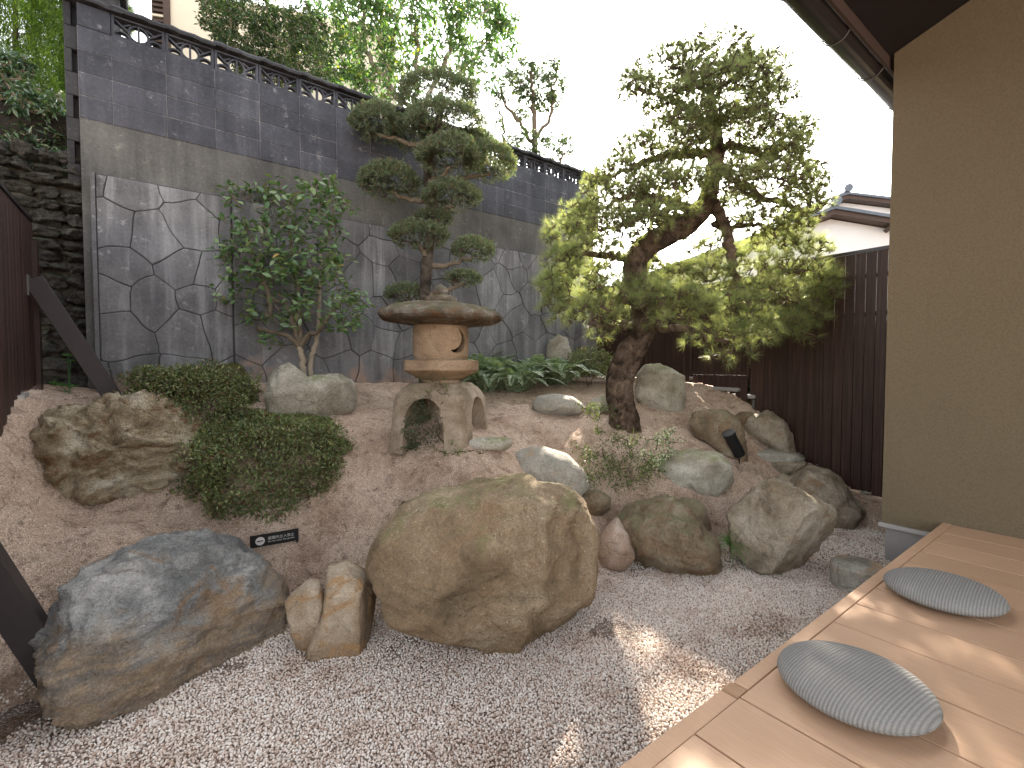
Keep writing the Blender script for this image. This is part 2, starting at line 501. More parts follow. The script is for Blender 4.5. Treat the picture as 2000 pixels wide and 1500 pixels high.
def _blur(A, s):
    r = int(3 * s); k_ = np.exp(-np.arange(-r, r + 1) ** 2 / (2.0 * s * s)); k_ /= k_.sum()
    A = np.apply_along_axis(lambda m_: np.convolve(np.pad(m_, r, 'edge'), k_, 'valid'), 0, A)
    return np.apply_along_axis(lambda m_: np.convolve(np.pad(m_, r, 'edge'), k_, 'valid'), 1, A)
Z = _blur(Z.reshape(UU.shape), 5.0).ravel()
Z += 0.030 * fbm(P3 * 1.7, 3) + 0.012 * fbm(P3 * 7 + 5, 3) + 0.006 * fbm(P3 * 24 + 2, 2)
ZG = Z.reshape(UU.shape)
def gz(u, v):
    """height of the ground you stand on"""
    u = np.asarray(u, float); v = np.asarray(v, float)
    a = np.clip((u - GU0) / GS, 0, ZG.shape[0] - 1.001); b = np.clip((v - GV0) / GS, 0, ZG.shape[1] - 1.001)
    i = a.astype(int); j = b.astype(int); fa = a - i; fb = b - j
    h = ZG[i, j] * (1 - fa) * (1 - fb) + ZG[i + 1, j] * fa * (1 - fb) + ZG[i, j + 1] * (1 - fa) * fb + ZG[i + 1, j + 1] * fa * fb
    return np.maximum(h, 0.0)
def drop(px, py, z0=0.8):
    """the ground point seen at a pixel"""
    d = ray(px, py)
    for t in np.arange(0.8, 12, 0.01):
        p = EYE + d * t
        if p[2] <= gz(p[0], p[1]): return p
    return on_z(px, py, z0)

def soil_mat():
    k = M('garden_sand', 0.95, 0.15)
    c0 = k.co('World')
    v = k.voro(c0, 190, out='Color'); vd = k.voro(c0, 190)
    n = k.noise(c0, 2.2, 7, 0.62, 0.4); n2 = k.noise(c0, 14, 6, 0.7)
    c = k.ramp(n, [(0.3, (0.38, 0.27, 0.20)), (0.5, (0.545, 0.42, 0.33)), (0.7, (0.62, 0.495, 0.40))])
    sx = k.t.nodes.new('ShaderNodeSeparateColor'); k.put(sx.inputs[0], v)
    g = sx.outputs[0]
    c = k.mix(1.0, c, k.ramp(g, [(0.0, (0.55, 0.5, 0.46)), (0.35, (0.92, 0.9, 0.88)), (0.8, (1.1, 1.08, 1.08)), (1.0, (1.5, 1.48, 1.45))]), 'MULTIPLY')
    c = k.mix(k.ramp(n2, [(0.30, 0.75), (0.46, 0.0)]), c, (0.10, 0.065, 0.048))
    n5 = k.noise(k.co('World', loc=(3, 8, 0)), 4.5, 7, 0.7, 0.8)
    c = k.mix(k.ramp(n5, [(0.36, 0.6), (0.47, 0.0)]), c, (0.22, 0.145, 0.10))
    k.col(c)
    k.bump(n5, 0.5, 0.04); k.bump(n2, 0.6, 0.03); k.bump(vd, 0.9, 0.006)
    return k.m
def bed_mat():
    k = M('gravel_bed', 0.95, 0.15)
    c0 = k.co('World')
    vd = k.voro(c0, 95); v = k.voro(c0, 95, out='Color')
    sx = k.t.nodes.new('ShaderNodeSeparateColor'); k.put(sx.inputs[0], v)
    c = k.ramp(sx.outputs[0], [(0.0, (0.38, 0.29, 0.235)), (0.5, (0.54, 0.445, 0.385)), (1.0, (0.66, 0.58, 0.52))])
    c = k.mix(k.ramp(vd, [(0.3, 0.0), (0.6, 0.8)]), c, (0.10, 0.07, 0.055))
    n2 = k.noise(c0, 2.5, 6, 0.65)
    c = k.mix(k.ramp(n2, [(0.34, 0.75), (0.46, 0.0)]), c, (0.17, 0.105, 0.07))
    k.col(c); k.bump(vd, 1.0, 0.01)
    return k.m
m_soil = soil_mat(); m_bed = bed_mat()
def pebble_mat(name, stops):
    k = M(name, 0.75, 0.3)
    c = k.ramp(k.orand(), stops)
    n = k.noise(k.co('World'), 2.5, 6, 0.65)
    c = k.mix(k.ramp(n, [(0.36, 0.5), (0.48, 0.0)]), c, k.mix(1.0, c, (0.55, 0.42, 0.33), 'MULTIPLY'))
    k.col(c)
    return k.m
m_peb = pebble_mat('gravel_pebble', [(0.0, (0.44, 0.32, 0.25)), (0.12, (0.58, 0.46, 0.385)), (0.3, (0.68, 0.575, 0.505)), (0.6, (0.75, 0.665, 0.60)), (1.0, (0.82, 0.77, 0.72))])
m_grit = pebble_mat('sand_grain', [(0.0, (0.22, 0.15, 0.11)), (0.2, (0.42, 0.30, 0.23)), (0.6, (0.56, 0.43, 0.35)), (0.9, (0.66, 0.55, 0.48)), (1.0, (0.78, 0.72, 0.68))])

ni, nj = UU.shape
idx = np.arange(ni * nj).reshape(ni, nj)
FQ = np.stack([idx[:-1, :-1].ravel(), idx[1:, :-1].ravel(), idx[1:, 1:].ravel(), idx[:-1, 1:].ravel()], 1)
keep = ZG.ravel()[FQ].max(1) > -0.04
mound = link('garden_mound', fast('garden_mound', np.column_stack([Q, ZG.ravel()]), FQ[keep], True), m_soil)
tag(mound, kind='structure')
# the gravel bed, then the wider ground out to the horizon
a = Acc(); a.add([(-3, -3, 0.0), (FU, -3, 0.0), (FU, 5.6, 0.0), (-3, 5.6, 0.0)], [[0, 1, 2, 3]])
tag(a.build('gravel_bed', m_bed), kind='structure')
a = Acc(); a.add([(-800, -800, -0.02), (800, -800, -0.02), (800, 800, -0.02), (-800, 800, -0.02)], [[0, 1, 2, 3]])
tag(a.build('ground', m_soil), kind='structure')
m_earth = rock_mat('dark_earth', (0.04, 0.034, 0.026), (0.02, 0.016, 0.012), (0.06, 0.05, 0.038), scale=3)
# high terrace behind the walls
a = Acc().box(-30, 6.0, 6.25, 40, -0.01, 3.95)
tag(a.build('upper_terrace', m_earth), kind='structure')
a = Acc().box(-30, -2.6, 5.6, 6.24, -0.01, 3.2)
tag(a.build('upper_terrace', m_earth), kind='structure')

def in_view(P, margin=60):
    D = P - EYE
    f = D @ FW; x = 1000 + FPX * (D @ RT) / np.maximum(f, 1e-3); y = 750 - FPX * (D @ UP) / np.maximum(f, 1e-3)
    return (f > 0.2) & (x > -margin) & (x < 2000 + margin) & (y > -margin) & (y < 1500 + margin), f
def pebbles(name, P, size, mat, label, cat):
    """real stones instanced on points: nobody could count them"""
    me = bpy.data.meshes.new(name)
    me.vertices.add(len(P)); me.vertices.foreach_set('co', P.astype(np.float32).reshape(-1))
    at = me.attributes.new('size', 'FLOAT', 'POINT'); at.data.foreach_set('value', size.astype(np.float32))
    me.update()
    o = link(name, me, mat); tag(o, label, cat, kind='stuff')
    ng = bpy.data.node_groups.new(name, 'GeometryNodeTree')
    ng.interface.new_socket('Geometry', in_out='INPUT', socket_type='NodeSocketGeometry')
    ng.interface.new_socket('Geometry', in_out='OUTPUT', socket_type='NodeSocketGeometry')
    N = ng.nodes.new; L = ng.links.new
    gi = N('NodeGroupInput'); go = N('NodeGroupOutput')
    mp = N('GeometryNodeMeshToPoints'); ip = N('GeometryNodeInstanceOnPoints'); ic = N('GeometryNodeMeshIcoSphere')
    ic.inputs['Radius'].default_value = 1.0; ic.inputs['Subdivisions'].default_value = 2
    ss = N('GeometryNodeSetShadeSmooth'); sm = N('GeometryNodeSetMaterial'); sm.inputs['Material'].default_value = mat
    L(ic.outputs['Mesh'], ss.inputs[0]); L(ss.outputs[0], sm.inputs[0])
    rr = N('FunctionNodeRandomValue'); rr.data_type = 'FLOAT_VECTOR'
    rr.inputs[0].default_value = (0, 0, 0); rr.inputs[1].default_value = (6.28, 6.28, 6.28)
    rs = N('FunctionNodeRandomValue'); rs.data_type = 'FLOAT_VECTOR'; rs.inputs['Seed'].default_value = 5
    rs.inputs[0].default_value = (0.85, 0.78, 0.68); rs.inputs[1].default_value = (1.2, 1.08, 1.0)
    na = N('GeometryNodeInputNamedAttribute'); na.data_type = 'FLOAT'; na.inputs[0].default_value = 'size'
    vm = N('ShaderNodeVectorMath'); vm.operation = 'SCALE'
    L(rs.outputs[0], vm.inputs[0]); L(na.outputs[0], vm.inputs['Scale'])
    L(gi.outputs[0], mp.inputs[0]); L(mp.outputs[0], ip.inputs[0]); L(sm.outputs[0], ip.inputs['Instance'])
    L(rr.outputs[0], ip.inputs['Rotation']); L(vm.outputs[0], ip.inputs['Scale'])
    L(ip.outputs[0], go.inputs[0])
    md = o.modifiers.new('stones', 'NODES'); md.node_group = ng
    return o
def grid_pts(u0, u1, v0, v1, step, rng):
    a, b = np.meshgrid(np.arange(u0, u1, step), np.arange(v0, v1, step), indexing='ij')
    p = np.column_stack([a.ravel(), b.ravel()]); return p + rng.uniform(-0.5, 0.5, p.shape) * step
_bare = lambda p: fbm(np.column_stack([p * 1.9, np.zeros(len(p))]) + 31, 3)
p = grid_pts(-0.9, 5.9, 0.72, 4.2, 0.0108, RG)
zt = (lambda u, v: ZG[np.clip(((u - GU0) / GS).astype(int), 0, ni - 1), np.clip(((v - GV0) / GS).astype(int), 0, nj - 1)])(p[:, 0], p[:, 1])
ok = zt < 0.012 + RG.uniform(0, 0.05, len(p))
p = p[ok]; z = gz(p[:, 0], p[:, 1])
PP = np.column_stack([p, z + RG.uniform(-0.001, 0.007, len(p))])
iv, dep = in_view(PP)
iv &= ~((dep > 3.6) & (RG.random(len(PP)) < 0.35)) & (_bare(p) > -0.72 + np.clip((0.35 - p[:, 0]) * 0.75, 0, 0.75) + RG.uniform(-0.2, 0.2, len(p)))
PP = PP[iv]
pebbles('gravel', PP, RG.uniform(0.0042, 0.0068, len(PP)), m_peb, 'pale pinkish white gravel spread between the boulders and the deck', 'gravel')
n_peb = len(PP)
p = grid_pts(GU0, GU1, 1.2, 5.6, 0.018, RG)
z = gz(p[:, 0], p[:, 1])
PP = np.column_stack([p, z + 0.0006]); iv, dep = in_view(PP)
iv &= (z > 0.01) & (RG.random(len(PP)) < np.clip(1.25 - dep * 0.2, 0.08, 0.85))
PP = PP[iv]
pebbles('coarse_sand', PP, RG.uniform(0.0018, 0.0052, len(PP)) , m_grit, 'coarse pinkish decomposed granite grains scattered over the mound', 'sand')
print('pebbles', n_peb, len(PP))
# ================================================================== block wall
def part(name, me, mat, parent, loc, rot=None, scale=None, label=None):
    o = link(name, me, mat, parent)
    L = Vector(parent.location)
    o.location = Vector([float(x) for x in loc]) - L
    if rot is not None: o.rotation_euler = rot
    if scale is not None: o.scale = scale
    if label: o['label'] = label
    return o
bw = empty('block_wall', (2.7, WV + 0.07, 1.4), 'tall dark concrete block wall with an openwork top row, rising behind the whole garden', 'wall')
a = Acc().box(-0.53, FU - 0.02, WV + 0.006, WV + 0.20, 1.2, 3.765)
a.build('concrete_band', m_band, bw)
a = Acc().box(-0.53, FU - 0.02, WV + 0.0045, WV + 0.12, 3.766, 4.565)
a.build('mortar', m_mortar_line, bw)
a = Acc().box(-0.62, -0.531, WV + 0.12, WV + 0.2, 3.17, 4.76); a.build('end_core', m_joint, bw)
U0 = 0.10
blk = bbox_mesh(0.394, 0.15, 0.195, 0.003, 'block')
half = bbox_mesh(0.226, 0.15, 0.195, 0.003, 'block_half')
for r in range(4):
    z = 3.768 + r * 0.2
    for k in range(-1, 15):
        u = U0 + 0.4 * k
        part('block', blk, m_block, bw, (u + 0.003, WV + random.uniform(-0.002, 0.002), z))
    part('block', half, m_block, bw, (-0.527, WV, z))
part('block', half, m_block, bw, (-0.527, WV, 4.568))
def lattice_mesh():
    a = Acc(); T = 0.075
    def bar(p, q, w):
        p = np.array(p); q = np.array(q); d = (q - p) / np.linalg.norm(q - p); n = np.array([-d[1], d[0]]) * w / 2
        c = [p + n, q + n, q - n, p - n]
        a.hexa([(x, 0.02, z) for x, z in c][::-1], [(x, T, z) for x, z in c][::-1])
    def arc(cx, cz, r, a0, a1, w, n=9):
        t = np.radians(np.linspace(a0, a1, n))
        for i in range(n - 1):
            p0 = (cx + r * math.cos(t[i]), cz + r * math.sin(t[i])); p1 = (cx + r * math.cos(t[i + 1]), cz + r * math.sin(t[i + 1]))
            bar(p0, p1, w)
    H, W = 0.195, 0.394
    a.box(0, W, 0, 0.11, 0, 0.022); a.box(0, W, 0, 0.11, H - 0.016, H)
    a.box(0, 0.022, 0.001, 0.109, 0.022, H - 0.016); a.box(W - 0.022, W, 0.001, 0.109, 0.022, H - 0.016)
    c = H / 2
    arc(W / 2, c, 0.073, -80, 80, 0.014); arc(W / 2, c, 0.073, 100, 260, 0.014)
    bar((W / 2, 0.02), (W / 2, H - 0.015), 0.016)
    for s in (0, 1):
        X = (lambda x: x) if s == 0 else (lambda x: W - x)
        bar((X(0.02), H - 0.02), (X(0.132), c - 0.01), 0.015)
        bar((X(0.075), c + 0.03), (X(0.142), H - 0.03), 0.013)
        arc(X(0.073), 0.018, 0.062, 0, 180, 0.014)
    return fast('lattice', np.concatenate(a.V), a.F)
lat = lattice_mesh()
for k in range(-1, 15):
    part('lattice_block', lat, m_block, bw, (U0 + 0.4 * k + 0.003, WV + 0.01, 4.569))
def coping_mesh():
    a = Acc(); n = 8
    prof = [(-0.045, 0.0), (-0.05, 0.022), (-0.03, 0.048), (0.06, 0.065), (0.15, 0.048), (0.175, 0.022), (0.17, 0.0)]
    V = []
    xs = np.linspace(0, 0.412, n)
    for i, x in enumerate(xs):
        lift = 0.016 * (1 - i / (n - 1)) + 0.006 * math.sin(i * 2.1)
        for y, z in prof: V.append((x, y, z * (1.0 + 0.05 * math.sin(i * 1.7 + y * 30)) + lift))
    m = len(prof); F = []
    for i in range(n - 1):
        for k in range(m): F.append([i * m + k, i * m + (k + 1) % m, (i + 1) * m + (k + 1) % m, (i + 1) * m + k][::-1])
    F.append(list(range(m))); F.append([(n - 1) * m + k for k in range(m)][::-1])
    a.add(V, F)
    return fast('coping', np.concatenate(a.V), a.F)
cop = coping_mesh()
for k in range(-2, 15):
    u = U0 + 0.4 * k if k > -2 else -0.62
    part('coping_tile', cop, m_coping, bw, (u, WV, 4.765 + random.uniform(-0.002, 0.003)), rot=(random.uniform(-.03, .03), 0, random.uniform(-.01, .01)))
# toothed end of the wall
for r in range(8):
    z = 3.17 + r * 0.2; wd = 0.05 if r % 2 else 0.088
    part('end_block', bbox_mesh(wd, 0.12, 0.197, 0.004, 'end'), m_coping, bw, (-0.622, WV + 0.05, z))

bp = empty('block_pier', (-0.4, 6.5, 3.95), 'small grey block pier with a capping slab behind the left end of the block wall', 'pier')
for r in range(7):
    part('block', bbox_mesh(0.30, 0.19, 0.195, 0.004, 'pier'), m_coping, bp, (-0.56, 6.42, 3.952 + 0.2 * r))
part('cap', bbox_mesh(0.42, 0.3, 0.06, 0.01, 'cap'), m_coping, bp, (-0.62, 6.36, 5.355), rot=(0, 0.03, 0))

# ================================================================== imitation stone retaining wall
rw = empty('retaining_wall', (2.7, PV + 0.05, 1.2), 'grey concrete retaining wall pressed with an irregular stone pattern, below the dark block wall', 'wall')
a = Acc().box(-0.462, FU - 0.02, PV + 0.014, WV + 0.003, 1.1, 3.274)
a.box(-0.462, -0.432, PV - 0.004, PV + 0.014, 1.1, 3.275)
a.build('backing', m_joint, rw)
a = Acc().box(-0.463, -0.433, PV - 0.006, PV + 0.0138, 1.101, 3.276)
a.build('edge_strip', m_panel, rw)
def clip(poly, n, d):
    out = []
    for i in range(len(poly)):
        p, q = poly[i], poly[(i + 1) % len(poly)]
        a, b = p @ n - d, q @ n - d
        if a <= 0: out.append(p)
        if a * b < 0: out.append(p + (q - p) * (a / (a - b)))
    return out
def inset(poly, e):
    c = [np.array(p) for p in poly]; n = len(c)
    out = list(c)
    for i in range(n):
        p, q = c[i], c[(i + 1) % n]; d = q - p; l = np.linalg.norm(d)
        if l < 1e-6: continue
        nn = np.array([d[1], -d[0]]) / l
        out = clip(out, nn, p @ nn - e)
        if len(out) < 3: return []
    return out
def cells(u0, u1, z0, z1, sx, sz, rng):
    P = []
    for i, u in enumerate(np.arange(u0 - sx, u1 + sx, sx)):
        for j, z in enumerate(np.arange(z0 - sz, z1 + sz, sz)):
            P.append((u + (0.5 * sx if j % 2 else 0) + rng.uniform(-.40, .40) * sx, z + rng.uniform(-.40, .40) * sz))
    P = np.array(P)
    for i, c in enumerate(P):
        if not (u0 - 0.3 < c[0] < u1 + 0.3 and z0 - 0.3 < c[1] < z1 + 0.3): continue
        poly = [np.array(p) for p in ((u0, z0), (u1, z0), (u1, z1), (u0, z1))]
        for k in np.argsort(((P - c) ** 2).sum(1))[1:22]:
            n = P[k] - c; poly = clip(poly, n, n @ (P[k] + c) / 2)
            if len(poly) < 3: break
        if len(poly) >= 3:
            q = inset(poly, 0.0035)
            if len(q) >= 3: yield q
rngp = np.random.default_rng(21)
for (u0, u1) in ((-0.43, 0.605), (0.615, FU - 0.03)):
    for poly in cells(u0, u1, 1.15, 3.268, 0.37, 0.35, rngp):
        pts = []
        for i in range(len(poly)):
            p, q = poly[i], poly[(i + 1) % len(poly)]
            k = max(1, int(np.linalg.norm(q - p) / 0.06))
            for s in range(k): pts.append(p + (q - p) * s / k)
        pts = np.array(pts)
        if len(pts) < 4: continue
        w3 = np.column_stack([pts * 4.2, np.zeros(len(pts))])
        wob = np.column_stack([perlin(w3), perlin(w3 + 40)]) * 0.035
        edge = (np.minimum(pts[:, 0] - u0, u1 - pts[:, 0]).clip(0, 0.1) / 0.1)[:, None] * (np.minimum(3.268 - pts[:, 1], 1).clip(0, 0.1) / 0.1)[:, None]
        pts = pts + wob * edge
        c = pts.mean(0); yo = rngp.uniform(-0.008, 0.005)
        inn = c + (pts - c) * (1 - 0.008 / np.maximum(np.linalg.norm(pts - c, axis=1), 0.02))[:, None]
        n = len(pts)
        V = [(p[0], PV + 0.013, p[1]) for p in pts] + [(p[0], PV + yo + 0.004, p[1]) for p in pts] + [(p[0], PV + yo, p[1]) for p in inn]
        F = [[i, (i + 1) % n, n + (i + 1) % n, n + i] for i in range(n)] + [[n + i, n + (i + 1) % n, 2 * n + (i + 1) % n, 2 * n + i] for i in range(n)] + [list(range(2 * n, 3 * n))]
        V = np.array(V)
        base = np.array([c[0], PV, c[1]])
        o = link('stone_panel', fast('stone_panel', V - base, F), m_panel, rw)
        o.location = Vector(base.tolist()) - rw.location

# ================================================================== rubble wall
def stone_mesh(seed, sub=3, rough=0.25):
    bm = bmesh.new(); bmesh.ops.create_icosphere(bm, subdivisions=sub, radius=1.0)
    V = np.array([v.co[:] for v in bm.verts]); F = [[v.index for v in f.verts] for f in bm.faces]; bm.free()
    rg = np.random.default_rng(seed)
    V = V / (np.abs(V) ** 3.2).sum(1)[:, None] ** (1 / 3.2)
    for k in range(9):
        n = rg.normal(size=3); n /= np.linalg.norm(n); d = rg.uniform(0.72, 0.98)
        e = V @ n - d; V = V - np.maximum(e, 0)[:, None] * n
    V = V + V * (fbm(V * 1.3 + seed * 9, 4) * rough)[:, None]
    return fast('stone', V, F, False)
m_rub = rock_mat('rubble_stone', (0.10, 0.092, 0.082), (0.035, 0.032, 0.032), (0.17, 0.16, 0.13), moss=(0.10, 0.11, 0.045), moss_amt=0.35, scale=5, bump=0.8)
st = [stone_mesh(s, 3, 0.42) for s in range(10)]
rb = empty('rubble_wall', (-1.6, 6.0, 1.2), 'old rough rubble stone wall squeezed between the dark wooden fence and the concrete retaining wall', 'wall')
a = Acc()
nu, nz_ = 60, 60
gu_ = np.linspace(-2.6, -0.45, nu); gz_ = np.linspace(1.0, 3.32, nz_)
A_, B_ = np.meshgrid(gu_, gz_, indexing='ij')
q = np.column_stack([A_.ravel(), np.zeros(A_.size), B_.ravel()])
y = 5.86 + 0.05 * fbm(q * 5, 4)
y[B_.ravel() > 3.30] += 0.35
V = np.column_stack([A_.ravel(), y, B_.ravel()])
ii = np.arange(nu * nz_).reshape(nu, nz_)
F = np.stack([ii[:-1, :-1].ravel(), ii[1:, :-1].ravel(), ii[1:, 1:].ravel(), ii[:-1, 1:].ravel()], 1)
a.add(V, F); a.build('mortar', m_mortar, rb, True)
rr = np.random.default_rng(5)
z = 1.36
while z < 3.34:
    h = rr.uniform(0.085, 0.15); u = -0.50
    while u > -1.9:
        wd = rr.uniform(0.12, 0.27)
        cx = u - wd / 2
        if cx + wd / 2 > -1.05 or z > 2.5:
            part('stone', st[rr.integers(10)], m_rub, rb, (cx, 5.84 + rr.uniform(-0.03, 0.02), z + h / 2 + rr.uniform(-.01, .01)),
                 rot=(rr.uniform(-.15, .15), rr.uniform(-.12, .12), rr.uniform(-.4, .4)), scale=(wd * 0.50, rr.uniform(0.07, 0.13), h * 0.47))
        u -= wd
    z += h

# ================================================================== fences
def board(parent, mat, u, v, wdt, z0, z1, th=0.018, name='board'):
    me = bbox_mesh(th, wdt, round(z1 - z0, 3), 0.002, mat.name)
    return part(name, me, mat, parent, (u, v, z0))
fr = empty('board_fence', (FU, 3.4, 0.9), 'tall dark brown vertical board fence between the house corner and the block wall', 'fence')
v = 1.05; k = 0
PIT = 0.094
while v < 5.62:
    top = 2.765 if v < 2.95 else 2.66
    zb = float(gz(FU - 0.03, v + 0.04)) + 0.035
    if 3.02 - PIT < v < 3.84: zb = None
    if zb is not None:
        board(fr, m_fence, FU, v, PIT - (0.0045 if v < 2.0 else 0.0015), round(zb, 2), top + random.uniform(-.001, .001))
    v += PIT
for zr in (0.55, 0.95, 1.33, 1.72, 2.10, 2.5):
    v0 = 1.0 if zr > 0.4 else 1.0
    v1 = 5.62 if zr > 1.45 else (2.3 if zr < 0.9 else (2.9 if zr < 1.4 else 3.0))
    a = Acc().box(FU + 0.0195, FU + 0.055, v0, v1, zr, zr + 0.04); a.build('rail', m_fence, fr)
a = Acc().box(FU - 0.012, FU + 0.06, 1.0, 2.948, 2.768, 2.80); a.build('top_cap', m_gutter, fr)
a = Acc().box(FU - 0.012, FU + 0.06, 2.952, 5.62, 2.663, 2.693); a.build('top_cap', m_gutter, fr)
for vp in (1.0, 2.95, 4.6):
    a = Acc().box(FU + 0.056, FU + 0.13, vp, vp + 0.075, 0.0, 2.65); a.build('post', m_fence, fr)
for vp in (2.93, 2.2):
    a = Acc().box(FU - 0.02, FU + 0.01, vp, vp + 0.03, float(gz(FU - .02, vp)) - 0.1, float(gz(FU - .02, vp)) + 0.12); a.build('fence_foot', m_wire, fr)
# hatch set in the fence
ht = empty('fence_hatch', (FU - 0.01, 3.43, 1.45), 'low framed hatch of narrow dark boards set in the fence behind the pine trunk', 'hatch')
a = Acc(); a.box(FU - 0.026, FU - 0.002, 3.005, 3.035, 1.42, 2.66); a.box(FU - 0.026, FU - 0.002, 3.805, 3.872, 1.42, 2.66)
a.box(FU - 0.027, FU - 0.003, 3.036, 3.804, 1.455, 1.49); a.box(FU - 0.027, FU - 0.003, 3.036, 3.804, 2.20, 2.235)
a.build('frame', m_fence, ht)
vv = 3.038
while vv < 3.79:
    board(ht, m_fence, FU + 0.004, vv, 0.0755, 1.493, 2.655, 0.014)
    zb = float(gz(FU - .03, vv)) + 0.02
    board(ht, m_fence_l, FU + 0.002, vv, 0.0745, round(zb, 2), 1.452, 0.014, name='lower_board')
    vv += 0.0775
# concrete footings under the fence
for (px, py, L_, nm) in ((1360, 742, 0.5, 0), (1405, 762, 0.55, 1), (1447, 776, 0.4, 2)):
    p = drop(px, py)
    t = empty('footing_slab', (p[0], p[1], p[2]), ['flat grey edging slab at the foot of the hatch, nearest the pine trunk', 'flat grey edging slab under the middle of the fence hatch',
              'flat grey edging slab at the foot of the fence, nearest the flat topped rocks'][nm], 'slab', 'edging slabs under the fence')
    part('slab', bbox_mesh(0.10, L_, 0.05, 0.012, 'slab'), m_found, t, (p[0] - 0.05, p[1] - L_ / 2, p[2] - 0.012), rot=(0.02, 0, random.uniform(-.06, .06)))
p = drop(1598, 905)
t = empty('footing_block', p, 'pale concrete footing block at the foot of the dark board fence', 'footing')
part('block', bbox_mesh(0.14, 0.15, 0.16, 0.015, 'ftb'), m_found, t, (p[0] - 0.05, p[1] - 0.07, p[2] - 0.06), rot=(0, 0, 0.2))

fl = empty('slat_fence', (LU, 4.3, 1.2), 'reddish brown vertical board fence with a dark cap at the left edge of the garden', 'fence')
v = 2.2
while v < 5.5:
    zb = float(gz(LU + 0.03, v + 0.05)) + 0.05
    board(fl, m_fence_l, LU - 0.018, v, 0.096, round(max(zb, 0.05), 2), 2.745)
    v += 0.102
a = Acc().box(LU - 0.035, LU + 0.012, 2.2, 5.5, 2.748, 2.775); a.build('top_cap', m_gutter, fl)
a = Acc()
for zr in (1.5, 2.1, 2.6): a.box(LU - 0.06, LU - 0.0185, 2.2, 5.49, zr, zr + 0.05)
a.build('rails', m_fence_l, fl)
a = Acc().box(LU - 0.07, LU + 0.03, 5.502, 5.58, 1.25, 2.60); a.build('post', m_fence, fl)
a = Acc().box(LU - 0.03, LU + 0.02, 4.95, 5.1, 1.0, 1.36); a.build('footing', m_found, fl)
def brace(vc, wv, u_foot, z_foot, u_top, z_top, th, label, mat=m_brace):
    t = empty('fence_brace', (u_foot, vc, z_foot), label, 'brace', 'slanting braces of the left fence')
    d = np.array([u_top - u_foot, z_top - z_foot]); d /= np.linalg.norm(d); n = np.array([d[1], -d[0]]) * th / 2
    f = np.array([u_foot, z_foot]) - d * 0.18; p = np.array([u_top, z_top])
    c = [f + n, p + n, p - n, f - n]
    a = Acc().hexa([(x, vc - wv / 2, z) for x, z in c], [(x, vc + wv / 2, z) for x, z in c])
    o = a.build('beam', mat, t); bevel_mesh(o.data, 0.004)
    a = Acc().box(LU + 0.001, LU + 0.012, vc - wv / 2 - 0.02, vc + wv / 2 + 0.02, z_top - 0.14, z_top + 0.02); a.build('bracket', m_wire, t)
brace(5.3, 0.035, -0.36, 1.35, LU + 0.03, 2.26, 0.13, 'narrow dark brown brace slanting from the left fence in front of the rubble wall')
brace(3.05, 0.10, -0.40, 0.03, LU + 0.02, 1.13, 0.13, 'thick dark brown brace slanting into the frame beside the blue grey and orange boulder')

# ================================================================== house
hs = empty('house', (6.0, -0.5, 0.0), 'beige stucco house with dark soffit and round brown gutter over the deck', 'house')
def ztop(v): return 3.992 + 0.34 * (1.24 - v)
a = Acc()
a.hexa([(4.63, -3.5, 0.31), (9.5, -3.5, 0.31), (9.5, 1.24, 0.31), (4.63, 1.24, 0.31)], [(4.63, -3.5, ztop(-3.5)), (9.5, -3.5, ztop(-3.5)), (9.5, 1.24, ztop(1.24)), (4.63, 1.24, ztop(1.24))])
w_ = a.build('wall', m_stucco, hs)
a = Acc().box(4.645, 9.4, -3.4, 1.215, -0.02, 0.275); a.build('foundation', m_found, hs)
a = Acc().box(4.612, 9.45, -3.45, 1.256, 0.276, 0.309); a.build('flashing', flat_mat('flashing_metal', (0.36, 0.35, 0.33), 0.4, 0.5), hs)
a = Acc()
zs = lambda v: ztop(v) + 0.004
a.hexa([(-2.2, -3.5, zs(-3.5)), (9.6, -3.5, zs(-3.5)), (9.6, 1.268, zs(1.268)), (-2.2, 1.268, zs(1.268))],
       [(-2.2, -3.5, zs(-3.5) + .1), (9.6, -3.5, zs(-3.5) + .1), (9.6, 1.268, zs(1.268) + .1), (-2.2, 1.268, zs(1.268) + .1)])
a.build('soffit', m_dark, hs)
a = Acc().box(-2.2, 9.6, 1.27, 1.292, 3.90, 4.075); fa = a.build('fascia', m_brown, hs)
a = Acc()
a.hexa([(-2.25, -3.6, zs(-3.6) + .103), (9.65, -3.6, zs(-3.6) + .103), (9.65, 1.33, zs(1.33) + .103), (-2.25, 1.33, zs(1.33) + .103)],
       [(-2.25, -3.6, zs(-3.6) + .14), (9.65, -3.6, zs(-3.6) + .14), (9.65, 1.33, zs(1.33) + .14), (-2.25, 1.33, zs(1.33) + .14)])
a.build('roof', m_tile, hs)
th = np.radians(np.linspace(180, 360, 13)); gr = 0.085; gc = (1.385, 3.94)
prof = [(gc[0] + gr * math.cos(t), gc[1] + gr * math.sin(t)) for t in th] + [(gc[0] + (gr - .005) * math.cos(t), gc[1] + (gr - .005) * math.sin(t)) for t in th[::-1]]
prof = prof[:]
a = Acc(); n = len(prof)
V = [(-2.2, y, z) for y, z in prof] + [(9.6, y, z) for y, z in prof]
a.add(V, [[i, (i + 1) % n, n + (i + 1) % n, n + i] for i in range(n)])
gt = a.build('gutter', m_gutter, hs, False)
a = Acc(); a.tube([(-2.2, gc[0] + gr, gc[1] + 0.002), (9.6, gc[0] + gr, gc[1] + 0.002)], 0.008, 8); a.build('gutter_lip', m_gutter, hs)
